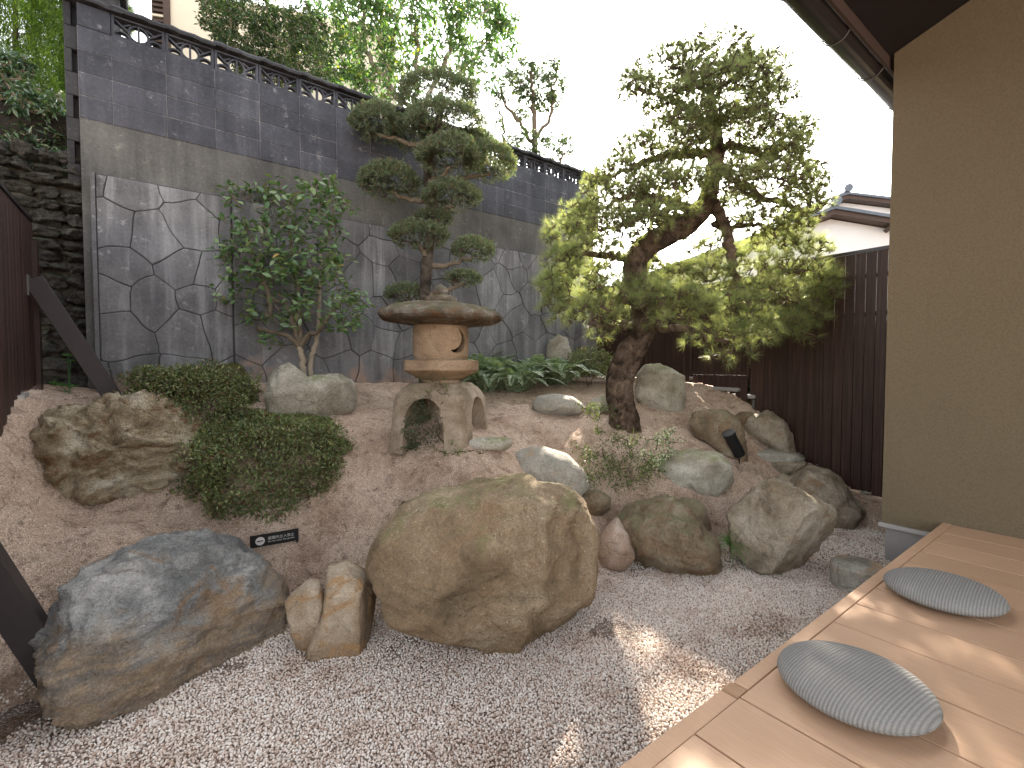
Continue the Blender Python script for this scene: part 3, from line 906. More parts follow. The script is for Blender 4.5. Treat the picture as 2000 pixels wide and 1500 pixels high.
for u in np.arange(-1.0, 9, 0.70):
    t = np.radians(np.linspace(175, 372, 14))
    P = [(u, gc[0] + (gr + .006) * math.cos(q_), gc[1] + (gr + .006) * math.sin(q_)) for q_ in t]
    P = [(u, 1.30, 4.03)] + P + [(u, gc[0] + gr + 0.022, gc[1] + 0.012), (u, gc[0] + gr + 0.026, gc[1] - 0.004)]
    b = Acc().tube(P, 0.0045, 6).build('gutter_bracket', m_wire, hs, True)

# ================================================================== deck
dk = empty('wooden_deck', (2.0, -0.3, 0.0), 'low tan wooden deck of wide boards along the house, in dappled sun', 'deck')
PW = 0.275
u = 4.625 - PW
while u > -1.2:
    part('deck_board', bbox_mesh(PW - 0.0065, 3.0, 0.03, 0.0018, 'deck'), m_deck, dk, (u + 0.002, 0.816 - 3.0, 0.37 + random.uniform(-.0004, .0004)))
    u -= PW
eb = Acc().box(1.66, 4.63, 0.819, 0.872, 0.34, 0.402); o = eb.build('edge_board', m_deck, dk); bevel_mesh(o.data, 0.002)
eb = Acc().box(1.592, 1.658, 0.819, 0.880, 0.334, 0.398); o = eb.build('edge_joint', wood_mat('joint_cap', (0.42, 0.24, 0.13), (0.36, 0.20, 0.11), (0.46, 0.28, 0.16), 1, 0.5), dk); bevel_mesh(o.data, 0.003)
eb = Acc().box(-1.2, 1.59, 0.819, 0.880, 0.334, 0.395); o = eb.build('edge_board', m_deck, dk); bevel_mesh(o.data, 0.002)
for u in (0.0, 1.2, 2.4, 3.6):
    Acc().box(u, u + 0.09, 0.70, 0.79, -0.01, 0.30).build('post', m_deck, dk)
Acc().box(-1.2, 4.6, -2.1, 0.79, 0.30, 0.355).build('joists', m_dark, dk)

# ================================================================== neighbours
def house_far(name, label, apex, wl, wr, depthv, zbase, slope, wallmat, ang):
    """gable-fronted house: apex = world point of the gable's peak, face turned by ang"""
    t = empty(name, (apex[0], apex[1], zbase), label, 'house')
    c, s = math.cos(ang), math.sin(ang)
    def P(x, y, z): return (apex[0] + x * c - y * s, apex[1] + x * s + y * c, z)
    az = apex[2]
    a = Acc()
    fr_ = [P(-wl, 0, zbase), P(wr, 0, zbase), P(wr, 0, az - wr * slope), P(0, 0, az), P(-wl, 0, az - wl * slope)]
    bk = [P(-wl, depthv, zbase), P(wr, depthv, zbase), P(wr, depthv, az - wr * slope), P(0, depthv, az), P(-wl, depthv, az - wl * slope)]
    a.hexa(fr_, bk); a.build('wall', wallmat, t)
    for sg, L_ in ((-1, wl + 0.5), (1, wr + 0.5)):
        o0, o1 = -0.35, depthv + 0.35
        a = Acc(); h = 0.11
        b = [P(0, o0, az + .02), P(sg * L_, o0, az + .02 - L_ * slope), P(sg * L_, o1, az + .02 - L_ * slope), P(0, o1, az + .02)]
        a.hexa(b, [(x, y, z + h) for x, y, z in b]); a.build('eave_board', m_brown, t)
        a = Acc()
        b2 = [P(0, o0 - .06, az + .02 + h), P(sg * (L_ + .06), o0 - .06, az + .02 + h - (L_ + .06) * slope), P(sg * (L_ + .06), o1, az + .02 + h - (L_ + .06) * slope), P(0, o1, az + .02 + h)]
        a.hexa(b2, [(x, y, z + .07) for x, y, z in b2]); rf = a.build('roof', m_tile, t)
        a = Acc(); L2 = int(L_ / 0.27)
        for k in range(L2):
            x0 = sg * (k + 0.5) * 0.27; zz = az + .02 + h + .075 - abs(x0) * slope
            a.tube([P(x0, o0 - .10, zz), P(x0, o1, zz)], 0.055, 8)
        a.build('tile_ribs', m_tile, rf)
        for k in range(1, 4):
            x0 = sg * k * L_ / 4
            a = Acc().tube([P(x0, -0.40, az - abs(x0) * slope - 0.05), P(x0, 0.0, az - abs(x0) * slope - 0.05)], 0.06, 4); a.build('purlin_end', m_brown, t)
    a = Acc().tube([P(0, -0.48, az + .30), P(0, depthv + .4, az + .30)], 0.12, 8); a.build('ridge', m_tile, t)
    return t
A1 = at_d(1622, 428, 11.5)
house_far('neighbour_house', 'white walled neighbour house with blue grey roof tiles, just above the board fence', A1, 6.0, 4.0, 5.0, 0.0, 0.30, m_plaster_white, -HEAD - 0.35)
A2 = at_d(1648, 396, 14.5)
t = house_far('neighbour_house', 'farther white neighbour house showing only its upper gable and ridge tile', A2, 1.0, 5.0, 5.0, 0.0, 0.26, m_plaster_white, -HEAD - 0.35)
# grey lean-to between the pine branches
B1 = on_v(1390, 545, 7.2)
# cream house top left
C0 = at_d(322, 75, 10.5); C1 = at_d(440, 130, 10.5)
t = empty('cream_house', (C0[0], C0[1], 3.95), 'cream plastered house with a brown corner and louvre, above the block wall at top left', 'house')
c, s = math.cos(-HEAD + 0.25), math.sin(-HEAD + 0.25)
def PC(x, y, z): return (C0[0] + x * c - y * s, C0[1] + x * s + y * c, z)
b = [PC(0.12, 0, 3.94), PC(5, 0, 3.94), PC(5, 1.2, 3.94), PC(0.12, 1.2, 3.94)]
Acc().hexa(b, [(x, y, 9.95) for x, y, z in b]).build('wall', m_plaster_cream, t)
b = [PC(0.0, -0.06, 3.94), PC(0.12, -0.06, 3.94), PC(0.12, 0.2, 3.94), PC(0.0, 0.2, 3.94)]
Acc().hexa(b, [(x, y, 9.95) for x, y, z in b]).build('corner_post', m_brown, t)
b = [PC(-0.26, 0.05, 3.94), PC(-0.002, 0.05, 3.94), PC(-0.002, 0.2, 3.94), PC(-0.26, 0.2, 3.94)]
Acc().hexa(b, [(x, y, 9.95) for x, y, z in b]).build('window_frame', m_brown, t)
for k in range(17):
    z0 = 8.0 + k * 0.11
    b = [PC(-0.24, -0.01, z0), PC(-0.01, -0.01, z0), PC(-0.01, 0.045, z0), PC(-0.24, 0.045, z0)]
    Acc().hexa(b, [(x, y, z + 0.05) for x, y, z in b]).build('louvre_slat', m_brown if k % 4 else m_plaster_cream, t)
# ================================================================== boulders
_ico = {}
def ico(sub):
    if sub not in _ico:
        bm = bmesh.new(); bmesh.ops.create_icosphere(bm, subdivisions=sub, radius=1.0)
        _ico[sub] = (np.array([v.co[:] for v in bm.verts]), np.array([[v.index for v in f.verts] for f in bm.faces])); bm.free()
    return _ico[sub]
def rock(label, outline, base, z, thick, mat, sub=5, n=3.0, shear=0.0, planes=(), chips=8, chipd=(0.82, 0.97), rough=0.05, rid=0.0, freq=2.0, seed=0, sink=0.04, name='boulder', group=None, strat=0.0, sharp=0.5, fold=None, led=None):
    """the outline is measured where the stone stands; the body is as deep as `thick` says"""
    c = drop(base[0], base[1]); z = float(c[2])
    f = np.array([c[0], c[1], 0.0]) - np.array([EYE[0], EYE[1], 0.0]); f /= np.linalg.norm(f)
    r = np.array([f[1], -f[0], 0.0])
    pc = c + f * thick * 0.88
    O = []
    for (px, py) in outline:
        d = ray(px, py); t = ((pc - EYE) @ f) / (d @ f); q = EYE + d * t - pc
        t = ((c - EYE) @ f) / (d @ f); q2 = EYE + d * t - pc
        O.append((q @ r, q[2], q2 @ r, q2[2]))
    O = np.array(O)
    cx = (O[:, 0].min() + O[:, 0].max()) / 2; cz = (O[:, 1].max() + O[:, 3].min()) / 2
    pys = np.array([o_[1] for o_ in outline], float); mid_ = (pys.min() + pys.max()) / 2
    wl = np.clip((pys - mid_) / (pys.max() - mid_) * 1.3, 0, 1)[:, None]
    Q = (O[:, :2] - (cx, cz)) * (1 - wl) + (O[:, 2:] - (cx, cz)) / 0.86 * wl
    low = Q[:, 1] < 0
    Q[low, 1] *= 1.0 + sink
    # densify and radius by angle
    D = []
    for i in range(len(Q)):
        p, q = Q[i], Q[(i + 1) % len(Q)]
        for s in range(8): D.append(p + (q - p) * s / 8)
    D = np.array(D); th = np.arctan2(D[:, 1], D[:, 0]); o = np.argsort(th)
    th = th[o]; rad = np.hypot(D[:, 0], D[:, 1])[o]
    th = np.concatenate([th[-3:] - 2 * math.pi, th, th[:3] + 2 * math.pi]); rad = np.concatenate([rad[-3:], rad, rad[:3]])
    U, F = ico(sub)
    T = np.arctan2(U[:, 2], U[:, 0]); rho = np.hypot(U[:, 0], U[:, 2])
    rr_ = np.interp(T, th, rad)
    s = 1 / (rho ** n + np.abs(U[:, 1]) ** n) ** (1 / n)
    X = rr_ * rho * s * np.cos(T); Zz = rr_ * rho * s * np.sin(T); Y = thick * U[:, 1] * s
    hx, hz = np.abs(Q[:, 0]).max(), np.abs(Q[:, 1]).max()
    S = np.array([hx, thick, hz])
    V = np.column_stack([X, Y, Zz]) / S
    rg = np.random.default_rng(seed + 100)
    PL = [(np.array(p[:3], float), p[3]) for p in planes]
    for k in range(chips):
        a = rg.normal(size=3); a[1] = -abs(a[1]) * 0.9; PL.append((a, None))
    for a, d in PL:
        a = a / np.linalg.norm(a)
        if d is None: d = np.sort(V @ a)[-1] * rg.uniform(*chipd)
        e = V @ a - d
        e = np.where(e > 0.04, e, np.where(e > -0.04, (e + 0.04) ** 2 / 0.16, 0)) if sharp < 1 else np.maximum(e, 0)
        V = V - e[:, None] * a * 0.97
    W = V * S
    if fold is not None:               # ledges: steps across the face
        for (a0, a1, a2, d0, amp, wid) in fold:
            h = V @ np.array([a0, a1, a2]) - d0 + 0.10 * fbm(V * 2.2 + seed, 3)
            W = W - (np.array([0, 1, 0]) * (-amp))[None] * (1 / (1 + np.exp(-h / wid)))[:, None] * np.clip(-V[:, 1] + 0.3, 0, 1)[:, None]
    sc = (hx * thick * hz) ** (1 / 3)
    nrm = U / np.linalg.norm(U, axis=1)[:, None]
    q = W / sc + seed * 3.7
    dsp = rough * 1.5 * fbm(q * freq, 8, 2.1, 0.64) + 0.012 * (ridged(q * freq * 2.4 + 7, 4) - 0.8)
    if rid: dsp = dsp + rid * (ridged(q * freq * 0.8 + 3, 5) - 0.8)
    if led:
        for (a0, a1, a2, fq_, amp_) in led:
            x_ = (q @ np.array([a0, a1, a2])) * fq_ + 0.9 * fbm(q * 1.1 + 5, 3) + seed
            fr2 = x_ - np.floor(x_); saw = np.where(fr2 < 0.86, fr2 / 0.86, (1 - fr2) / 0.14) - 0.5
            dsp = dsp + amp_ * saw * (0.6 + 0.6 * np.clip(fbm(q * 0.9 + 11, 2) + 0.5, 0, 1.3))
    if strat:
        tq = q * np.array([0.7, 0.7, 5.0]); tq[:, 2] += 1.4 * q[:, 0]
        dsp = dsp + strat * ridged(tq, 4)
    W = W + nrm * (dsp * sc)[:, None]
    W[:, 1] += shear * W[:, 0]
    W[:, 0] += cx; W[:, 2] += cz
    G = W[:, :1] * r + W[:, 1:2] * f + np.array([0, 0, 1.0]) * W[:, 2:3] + pc
    org = np.array([pc[0], pc[1], max(z - 0.05, 0.0)])
    o = link(name, fast(name, G - org, F, True), mat)
    o.location = org.tolist()
    tag(o, label, 'boulder' if max(hx, hz) > 0.17 else 'rock', group)
    return o
def rot_face(k): pass
T3 = lambda *a: a
MR1 = rock_mat('blue_orange_rock', (0.285, 0.285, 0.275), (0.15, 0.15, 0.148), (0.50, 0.485, 0.46), rust=(0.27, 0.17, 0.095), rust_amt=0.15, scale=2.4, strata=(0.4, -0.5), seed=1, low=((0.41, 0.29, 0.18), 0.42, 4.5))
MR4 = rock_mat('mossy_brown_rock', (0.24, 0.172, 0.107), (0.13, 0.092, 0.055), (0.31, 0.24, 0.16), moss=(0.15, 0.145, 0.06), moss_amt=0.30, rust=(0.22, 0.15, 0.09), rust_amt=0.1, scale=2.0, spots=0.8, seed=2, bump=0.45, low=((0.27, 0.185, 0.105), 0.12, 5.0))
MRs = rock_mat('split_sandstone', (0.29, 0.215, 0.145), (0.18, 0.13, 0.085), (0.38, 0.31, 0.235), scale=3.0, rust=(0.30, 0.18, 0.09), rust_amt=0.3, seed=3, bump=0.35)
MRg = rock_mat('grey_river_stone', (0.25, 0.235, 0.20), (0.15, 0.14, 0.115), (0.33, 0.315, 0.275), scale=1.8, seed=4, bump=0.2, rust=(0.28, 0.20, 0.13), rust_amt=0.1)
MRb = rock_mat('tan_boulder', (0.31, 0.255, 0.185), (0.17, 0.135, 0.095), (0.41, 0.355, 0.28), moss=(0.19, 0.175, 0.095), moss_amt=0.22, rust=(0.25, 0.17, 0.10), rust_amt=0.1, scale=2.6, seed=5, bump=0.5)
MRy = rock_mat('yellow_craggy_rock', (0.55, 0.455, 0.305), (0.36, 0.28, 0.18), (0.74, 0.66, 0.52), moss=(0.27, 0.25, 0.11), moss_amt=0.22, rust=(0.24, 0.13, 0.06), rust_amt=0.15, scale=3.2, strata=(0.5, 0.4), seed=6, bump=1.0)
MRw = rock_mat('pale_grey_rock', (0.30, 0.275, 0.22), (0.18, 0.16, 0.12), (0.40, 0.375, 0.32), moss=(0.17, 0.18, 0.075), moss_amt=0.33, scale=2.2, seed=7, bump=0.35)
MRp = rock_mat('pinkish_stone', (0.33, 0.24, 0.18), (0.22, 0.15, 0.11), (0.40, 0.32, 0.27), scale=2.6, seed=8, bump=0.3)
MRo = rock_mat('mossy_orange_rock', (0.33, 0.25, 0.165), (0.19, 0.14, 0.09), (0.42, 0.36, 0.26), moss=(0.24, 0.225, 0.13), moss_amt=0.38, rust=(0.27, 0.175, 0.10), rust_amt=0.3, scale=3.0, seed=9, bump=0.7)

rock('large blue grey boulder streaked with orange at the lower left, beside the thick brace',
     [(70, 1240), (85, 1200), (140, 1150), (150, 1112), (230, 1088), (262, 1074), (330, 1060), (400, 1055), (440, 1066), (500, 1098), (530, 1128), (564, 1158), (557, 1180), (572, 1240), (562, 1262), (500, 1288), (430, 1320), (385, 1345), (330, 1390), (270, 1405), (195, 1398), (158, 1372), (140, 1330), (110, 1290)],
     (330, 1334), 0.0, 0.40, MR1, sub=6, n=3.0, shear=0.30, planes=((-0.15, -0.75, 0.75, 0.80), (0.25, -1, 0.05, 0.80)), chips=9, rough=0.05, rid=0.03, strat=0.035, freq=1.6, seed=1, sink=0.02, sharp=1, led=((0.45, 0.2, 1.0, 2.3, 0.04), (0.3, 0.1, 1.0, 6.0, 0.018)),
     fold=((0.35, 0.0, -1.0, -0.18, -0.05, 0.03), (0.3, 0.0, -1.0, -0.55, -0.04, 0.03)))
rock('small pointed shard of sandstone leaning on the split block, right of the blue grey boulder',
     [(551, 1186), (575, 1163), (600, 1140), (625, 1138), (635, 1165), (627, 1210), (612, 1262), (602, 1284), (578, 1267), (563, 1235)],
     (600, 1284), 0.0, 0.13, MRs, sub=4, n=3.5, chips=6, rough=0.025, seed=12, sharp=1, planes=((-0.5, -1, 0.25, 0.55), (0.0, -1, -0.1, 0.8)), sink=0.06)
rock('squat split sandstone block with a pale chipped top, left of the giant round boulder',
     [(640, 1120), (680, 1110), (712, 1124), (737, 1155), (735, 1220), (727, 1255), (702, 1288), (604, 1292), (612, 1255), (628, 1195)],
     (660, 1290), 0.0, 0.20, MRs, sub=5, n=5, chips=3, rough=0.02, seed=13, sharp=1, planes=((-0.12, -1, 0.02, 0.80), (1, -0.5, 0, 0.72), (0.0, -0.8, 0.9, 0.88)), sink=0.04)
rock('giant rounded brown boulder with mossy green patches in the centre foreground',
     [(720, 1085), (733, 1040), (790, 993), (850, 963), (900, 960), (945, 942), (1020, 938), (1045, 943), (1060, 957), (1090, 958), (1127, 973), (1145, 1000), (1172, 1050), (1196, 1100), (1194, 1150), (1186, 1200), (1162, 1245), (1104, 1280), (1050, 1300), (950, 1306), (850, 1275), (790, 1254), (755, 1224), (738, 1150), (726, 1120)],
     (930, 1318), 0.0, 0.50, MR4, sub=6, n=2.6, shear=0.05, chips=7, chipd=(0.86, 0.96), rough=0.04, rid=0.008, freq=1.3, seed=4, sink=0.0, sharp=0.5,
     planes=((0.85, -0.8, 0.1, 0.88), (-0.5, -0.7, 0.6, 0.93), (0.1, -1, -0.35, 0.84), (0.0, -0.6, 1.0, 0.93)),
     fold=((1.0, 0.0, -0.15, 0.42, 0.09, 0.012), (1.0, 0.0, -0.05, 0.66, 0.07, 0.010), (-0.15, 0.0, 1.0, -0.30, 0.055, 0.010), (0.7, 0, 0.7, -0.1, 0.03, 0.01)))
rock('egg shaped pinkish stone wedged between the giant boulder and the mossy orange one',
     [(1163, 1068), (1183, 1032), (1205, 1010), (1225, 1038), (1240, 1078), (1239, 1100), (1207, 1125), (1180, 1113)],
     (1205, 1123), 0.0, 0.13, MRp, sub=4, n=2.5, chips=3, rough=0.03, seed=15)
rock('low boulder with mossy top and rusty orange foot, left of the green grass tuft',
     [(1195, 1012), (1222, 988), (1300, 978), (1345, 988), (1352, 1008), (1375, 1038), (1400, 1062), (1407, 1118), (1403, 1136), (1340, 1130), (1280, 1108), (1240, 1098), (1228, 1050)],
     (1320, 1130), 0.0, 0.30, MRo, sub=5, n=3, chips=9, rough=0.07, rid=0.03, led=((0.5, 0.0, 1.0, 2.6, 0.05),), seed=16, planes=((0, -0.6, 1, 0.82),), sharp=1)
rock('small mossy stone resting behind the shoulder of the orange footed boulder',
     [(1312, 985), (1340, 973), (1368, 980), (1382, 1005), (1385, 1040), (1360, 1055), (1320, 1045)],
     (1355, 1050), 0.33, 0.14, MRo, sub=4, chips=4, rough=0.06, seed=17)
rock('big angular tan boulder with a sharp vertical edge, right of the green grass tuft',
     [(1418, 1012), (1435, 975), (1480, 946), (1510, 943), (1560, 962), (1640, 1008), (1642, 1050), (1627, 1085), (1592, 1112), (1535, 1140), (1500, 1128), (1465, 1102), (1425, 1062)],
     (1535, 1140), 0.0, 0.36, MRb, sub=6, n=4, chips=6, rough=0.03, rid=0.012, led=((-0.8, 0.0, 0.8, 3.0, 0.018), (0.7, 0.3, 0.7, 5.0, 0.010)), seed=18, sharp=1, sink=0.04,
     planes=((-0.42, -1, 0.42, 0.52), (1.0, -0.55, -0.42, 0.50), (0.25, -0.3, 1.0, 0.72)))
rock('rounded grey brown boulder behind the angular tan one, beside the house corner',
     [(1500, 942), (1540, 930), (1580, 911), (1620, 922), (1652, 948), (1667, 975), (1682, 1000), (1679, 1036), (1630, 1045), (1560, 1010), (1520, 970)],
     (1660, 1037), 0.0, 0.34, MRb, sub=5, n=3.2, chips=8, rough=0.05, led=((-0.9, 0.0, 0.6, 2.2, 0.03),), seed=19, sharp=1)
rock('long thin slab of rock lying on top behind the angular tan boulder',
     [(1495, 938), (1530, 926), (1570, 940), (1612, 972), (1618, 992), (1585, 982), (1530, 955)],
     (1560, 985), 0.33, 0.14, MRb, sub=4, n=3, chips=4, rough=0.04, seed=20)
rock('smooth grey oval boulder lying right behind the giant round boulder',
     [(953, 928), (975, 900), (1010, 880), (1060, 873), (1110, 888), (1140, 915), (1144, 942), (1132, 967), (1110, 976), (1050, 962), (990, 948)],
     (1095, 974), 0.62, 0.27, MRg, sub=5, n=2.3, chips=2, chipd=(.92, .98), rough=0.02, freq=1.1, seed=21, shear=-0.1)
rock('smooth tan grey boulder with a dimpled top, beside the white flowered sprig',
     [(1272, 922), (1283, 895), (1310, 880), (1370, 880), (1410, 888), (1429, 910), (1427, 945), (1402, 970), (1375, 975), (1350, 956), (1320, 968), (1290, 958)],
     (1375, 974), 0.56, 0.24, MRw, sub=5, n=2.6, chips=3, rough=0.035, seed=22, shear=0.1)
rock('small rough brown rock between the grey oval boulder and the egg shaped stone',
     [(1128, 985), (1140, 962), (1165, 958), (1192, 972), (1190, 995), (1165, 1012), (1140, 1008)],
     (1160, 1010), 0.42, 0.10, MRo, sub=4, chips=8, rough=0.08, seed=23, sharp=1)
rock('angular rock behind the black spotlight with a flat top and orange side',
     [(1341, 812), (1370, 802), (1422, 802), (1447, 825), (1454, 860), (1452, 897), (1420, 902), (1390, 872), (1358, 850)],
     (1430, 900), 0.68, 0.22, MRo, sub=5, n=4, chips=6, rough=0.05, seed=24, sharp=1)
rock('dark green grey rock against the board fence, behind the spotlight rock',
     [(1452, 832), (1462, 812), (1500, 802), (1530, 820), (1547, 850), (1547, 883), (1500, 888), (1455, 872)],
     (1512, 888), 0.60, 0.24, MRb, sub=5, n=3, chips=6, rough=0.05, seed=25)
rock('small reddish square stone on top between the two rocks by the fence',
     [(1436, 812), (1448, 803), (1468, 805), (1470, 822), (1458, 832), (1440, 830)],
     (1452, 834), 1.0, 0.09, MRo, sub=3, n=4, chips=3, rough=0.05, seed=26)
rock('flat grey stepping slab at the foot of the rocks by the fence, upper of two',
     [(1450, 882), (1500, 876), (1550, 884), (1572, 896), (1540, 906), (1480, 902), (1455, 893)],
     (1510, 906), 0.56, 0.22, MRg, sub=4, n=5, chips=4, rough=0.03, seed=27, sharp=1)
rock('flat tan stepping slab with an undercut front edge, lower of two by the fence',
     [(1490, 905), (1520, 896), (1570, 898), (1578, 908), (1560, 926), (1520, 930), (1500, 920)],
     (1535, 930), 0.48, 0.18, MRb, sub=4, n=5, chips=4, rough=0.03, seed=28, sharp=1)
rock('blocky grey boulder standing just right of the pine trunk',
     [(1243, 732), (1260, 711), (1290, 710), (1337, 733), (1336, 780), (1328, 807), (1270, 798), (1243, 775)],
     (1300, 806), 1.05, 0.22, MRw, sub=5, n=4.5, chips=5, rough=0.03, seed=29, sharp=1, planes=((0.8, -0.7, 0, 0.8),))
rock('low flat grey stone half sunk in the sand, left of the pine trunk',
     [(1038, 792), (1050, 774), (1085, 768), (1120, 775), (1142, 792), (1130, 808), (1085, 815), (1050, 806)],
     (1085, 814), 1.08, 0.22, MRg, sub=4, n=2.5, chips=3, rough=0.03, seed=30)
rock('little rounded stone touching the left side of the pine trunk',
     [(1145, 792), (1160, 777), (1180, 772), (1198, 782), (1198, 802), (1170, 808), (1148, 804)],
     (1172, 808), 1.05, 0.13, MRw, sub=4, n=2.5, chips=3, rough=0.04, seed=31)
rock('upright pale stone standing among the ferns in front of the wall',
     [(1067, 690), (1072, 665), (1090, 654), (1108, 660), (1116, 690), (1114, 740), (1090, 750), (1070, 735)],
     (1092, 745), 1.28, 0.15, MRw, sub=4, n=2.6, chips=4, rough=0.05, seed=32)
rock('pale grey green saddle shaped rock at the foot of the camellia',
     [(521, 775), (525, 737), (545, 718), (566, 707), (585, 722), (602, 737), (660, 729), (690, 743), (695, 775), (690, 802), (650, 810), (640, 815), (530, 818), (530, 790)],
     (600, 815), 1.05, 0.27, MRw, sub=5, n=3, chips=4, rough=0.04, seed=33, shear=0.1)
rock('small dark mossy rock against the wall behind the rear clipped bush',
     [(413, 735), (425, 712), (460, 708), (484, 718), (486, 750), (450, 762), (420, 755)],
     (450, 758), 1.33, 0.16, rock_mat('dark_moss_rock', (0.13, 0.11, 0.07), (0.06, 0.05, 0.035), (0.19, 0.17, 0.10), moss=(0.11, 0.11, 0.035), moss_amt=0.6, scale=4, seed=10), sub=4, chips=4, rough=0.06, seed=34)
rock('craggy yellowish boulder with deep folds at the left, in front of the rear clipped bush',
     [(24, 930), (36, 893), (70, 845), (102, 808), (160, 793), (220, 786), (300, 783), (352, 788), (377, 830), (402, 868), (395, 920), (340, 955), (250, 966), (150, 982), (90, 990), (40, 990)],
     (215, 985), 0.70, 0.36, MRy, sub=6, n=3.2, chips=10, rough=0.08, rid=0.10, strat=0.03, freq=1.5, seed=35, sharp=1, led=((-0.5, 0.2, 1.0, 2.6, 0.07), (1.0, 0.0, 0.5, 3.0, 0.05), (-0.4, 0.1, 1.0, 7.0, 0.02)), planes=((-0.95, -0.55, 0.1, 0.80), (0, -0.8, 0.8, 0.85)))
rock('flat pale rock lying in the sand right of the lantern foot',
     [(898, 866), (920, 856), (960, 854), (1000, 857), (1003, 868), (985, 880), (950, 882), (915, 878)],
     (950, 884), 0.93, 0.14, MRw, sub=4, n=2.6, chips=4, rough=0.06, seed=36)
# little stones scattered about the mound
rng_s = np.random.default_rng(77)
sm = [stone_mesh(50 + s, 3, 0.2) for s in range(5)]
small = [(1490, 862, .035, 'tiny grey stone below the rock by the fence', MRg), (1238, 1012, .03, 'small brown pebble in the gap behind the mossy topped boulder', MRo),
         (1690, 965, .045, 'small dark stone near the house corner', MRg), (790, 985, .03, 'thumb sized brown stone on the slope left of the giant boulder', MRo),
         (470, 985, .03, 'small brown stone under the front clipped bush', MRo)]
for px, py, s_, lb, mt in small:
    p = drop(px, py); o = link('small_stone', sm[rng_s.integers(5)].copy(), mt); o.location = (p[0], p[1], p[2] + s_ * 0.2)
    o.scale = (s_, s_ * 0.8, s_ * 0.6); o.rotation_euler = (0, 0, rng_s.uniform(0, 6)); tag(o, lb, 'stone')
# round stepping stone in the gravel beside the deck
p = on_z(1668, 1150, 0.0)
a = Acc(); th = np.linspace(0, 2 * math.pi, 49)[:-1]
V = []
for (rr2, zz) in ((0.165, -0.02), (0.165, 0.15), (0.150, 0.166), (0.05, 0.170)):
    for t_ in th: V.append((p[0] + 0.06 + rr2 * (1 + .03 * math.sin(3 * t_)) * math.cos(t_), p[1] + 0.0 + rr2 * (1 + .03 * math.sin(3 * t_)) * math.sin(t_), zz))
a.add(V, [[r_ * 48 + k, r_ * 48 + (k + 1) % 48, (r_ + 1) * 48 + (k + 1) % 48, (r_ + 1) * 48 + k] for r_ in range(3) for k in range(48)] + [[3 * 48 + k for k in range(48)]])
ss_ = a.build('stepping_stone', MRg, None); tag(ss_, 'round drum shaped grey stepping stone in the gravel against the deck edge', 'stepping stone')
# ================================================================== stone lantern
def m_per_px(p): return float((np.array(p) - EYE) @ FW) / FPX
def evaluated(o):
    dg = bpy.context.evaluated_depsgraph_get(); dg.update()
    return bpy.data.meshes.new_from_object(o.evaluated_get(dg))
def boolean(base_me, cutters, name, solver='EXACT'):
    o = bpy.data.objects.new('tmp', base_me); COL.objects.link(o); cs = []
    for c in cutters:
        q = bpy.data.objects.new('tmpc', c); COL.objects.link(q); cs.append(q)
        m = o.modifiers.new('b', 'BOOLEAN'); m.object = q; m.operation = 'DIFFERENCE'; m.solver = solver
    me = evaluated(o)
    for q in cs + [o]: bpy.data.objects.remove(q)
    me.name = name
    return me
def lathe(prof, n=64, close=True):
    V = []; F = []
    th = np.linspace(0, 2 * math.pi, n + 1)[:-1]
    for r, z in prof:
        for t in th: V.append((r * math.cos(t), r * math.sin(t), z))
    m = len(prof)
    for i in range(m - 1):
        for k in range(n): F.append([i * n + k, i * n + (k + 1) % n, (i + 1) * n + (k + 1) % n, (i + 1) * n + k])
    if close:
        F.append(list(range(n))[::-1]); F.append([(m - 1) * n + k for k in range(n)])
    return np.array(V), F
def dense(prof, step):
    out = []
    for (a, b), (c, d) in zip(prof[:-1], prof[1:]):
        n = max(1, int(math.hypot(c - a, d - b) / step))
        for k in range(n): out.append((a + (c - a) * k / n, b + (d - b) * k / n))
    out.append(prof[-1]); return out
LB = drop(862, 852)
k = m_per_px(LB) * 1.0
lf = LB.copy(); lf[2] = 0; lf /= np.linalg.norm(lf)
LC = LB + lf * 0.22; LC[2] = LB[2] - 0.02
ang = math.atan2(lf[1], lf[0]) - math.pi / 2 - R(24)
m_lan = rock_mat('lantern_sandstone', (0.275, 0.195, 0.125), (0.19, 0.13, 0.083), (0.34, 0.25, 0.17), scale=3.0, seed=11, bump=0.15)
m_lanb = rock_mat('lantern_base_stone', (0.26, 0.205, 0.15), (0.17, 0.13, 0.09), (0.33, 0.27, 0.21), moss=(0.19, 0.18, 0.09), moss_amt=0.28, scale=4.0, seed=12, bump=0.3, spots=0.6)
m_lanr = rock_mat('lantern_roof_stone', (0.24, 0.20, 0.15), (0.10, 0.085, 0.065), (0.40, 0.36, 0.30), moss=(0.155, 0.145, 0.07), moss_amt=0.35, rust=(0.22, 0.13, 0.07), rust_amt=0.35, scale=5.0, seed=13, bump=0.8, spots=0.5)
lan = empty('stone_lantern', LC, 'squat tan stone lantern on four arched legs with a wide mossy mushroom roof', 'lantern', rz=ang)
H1 = 108 * k
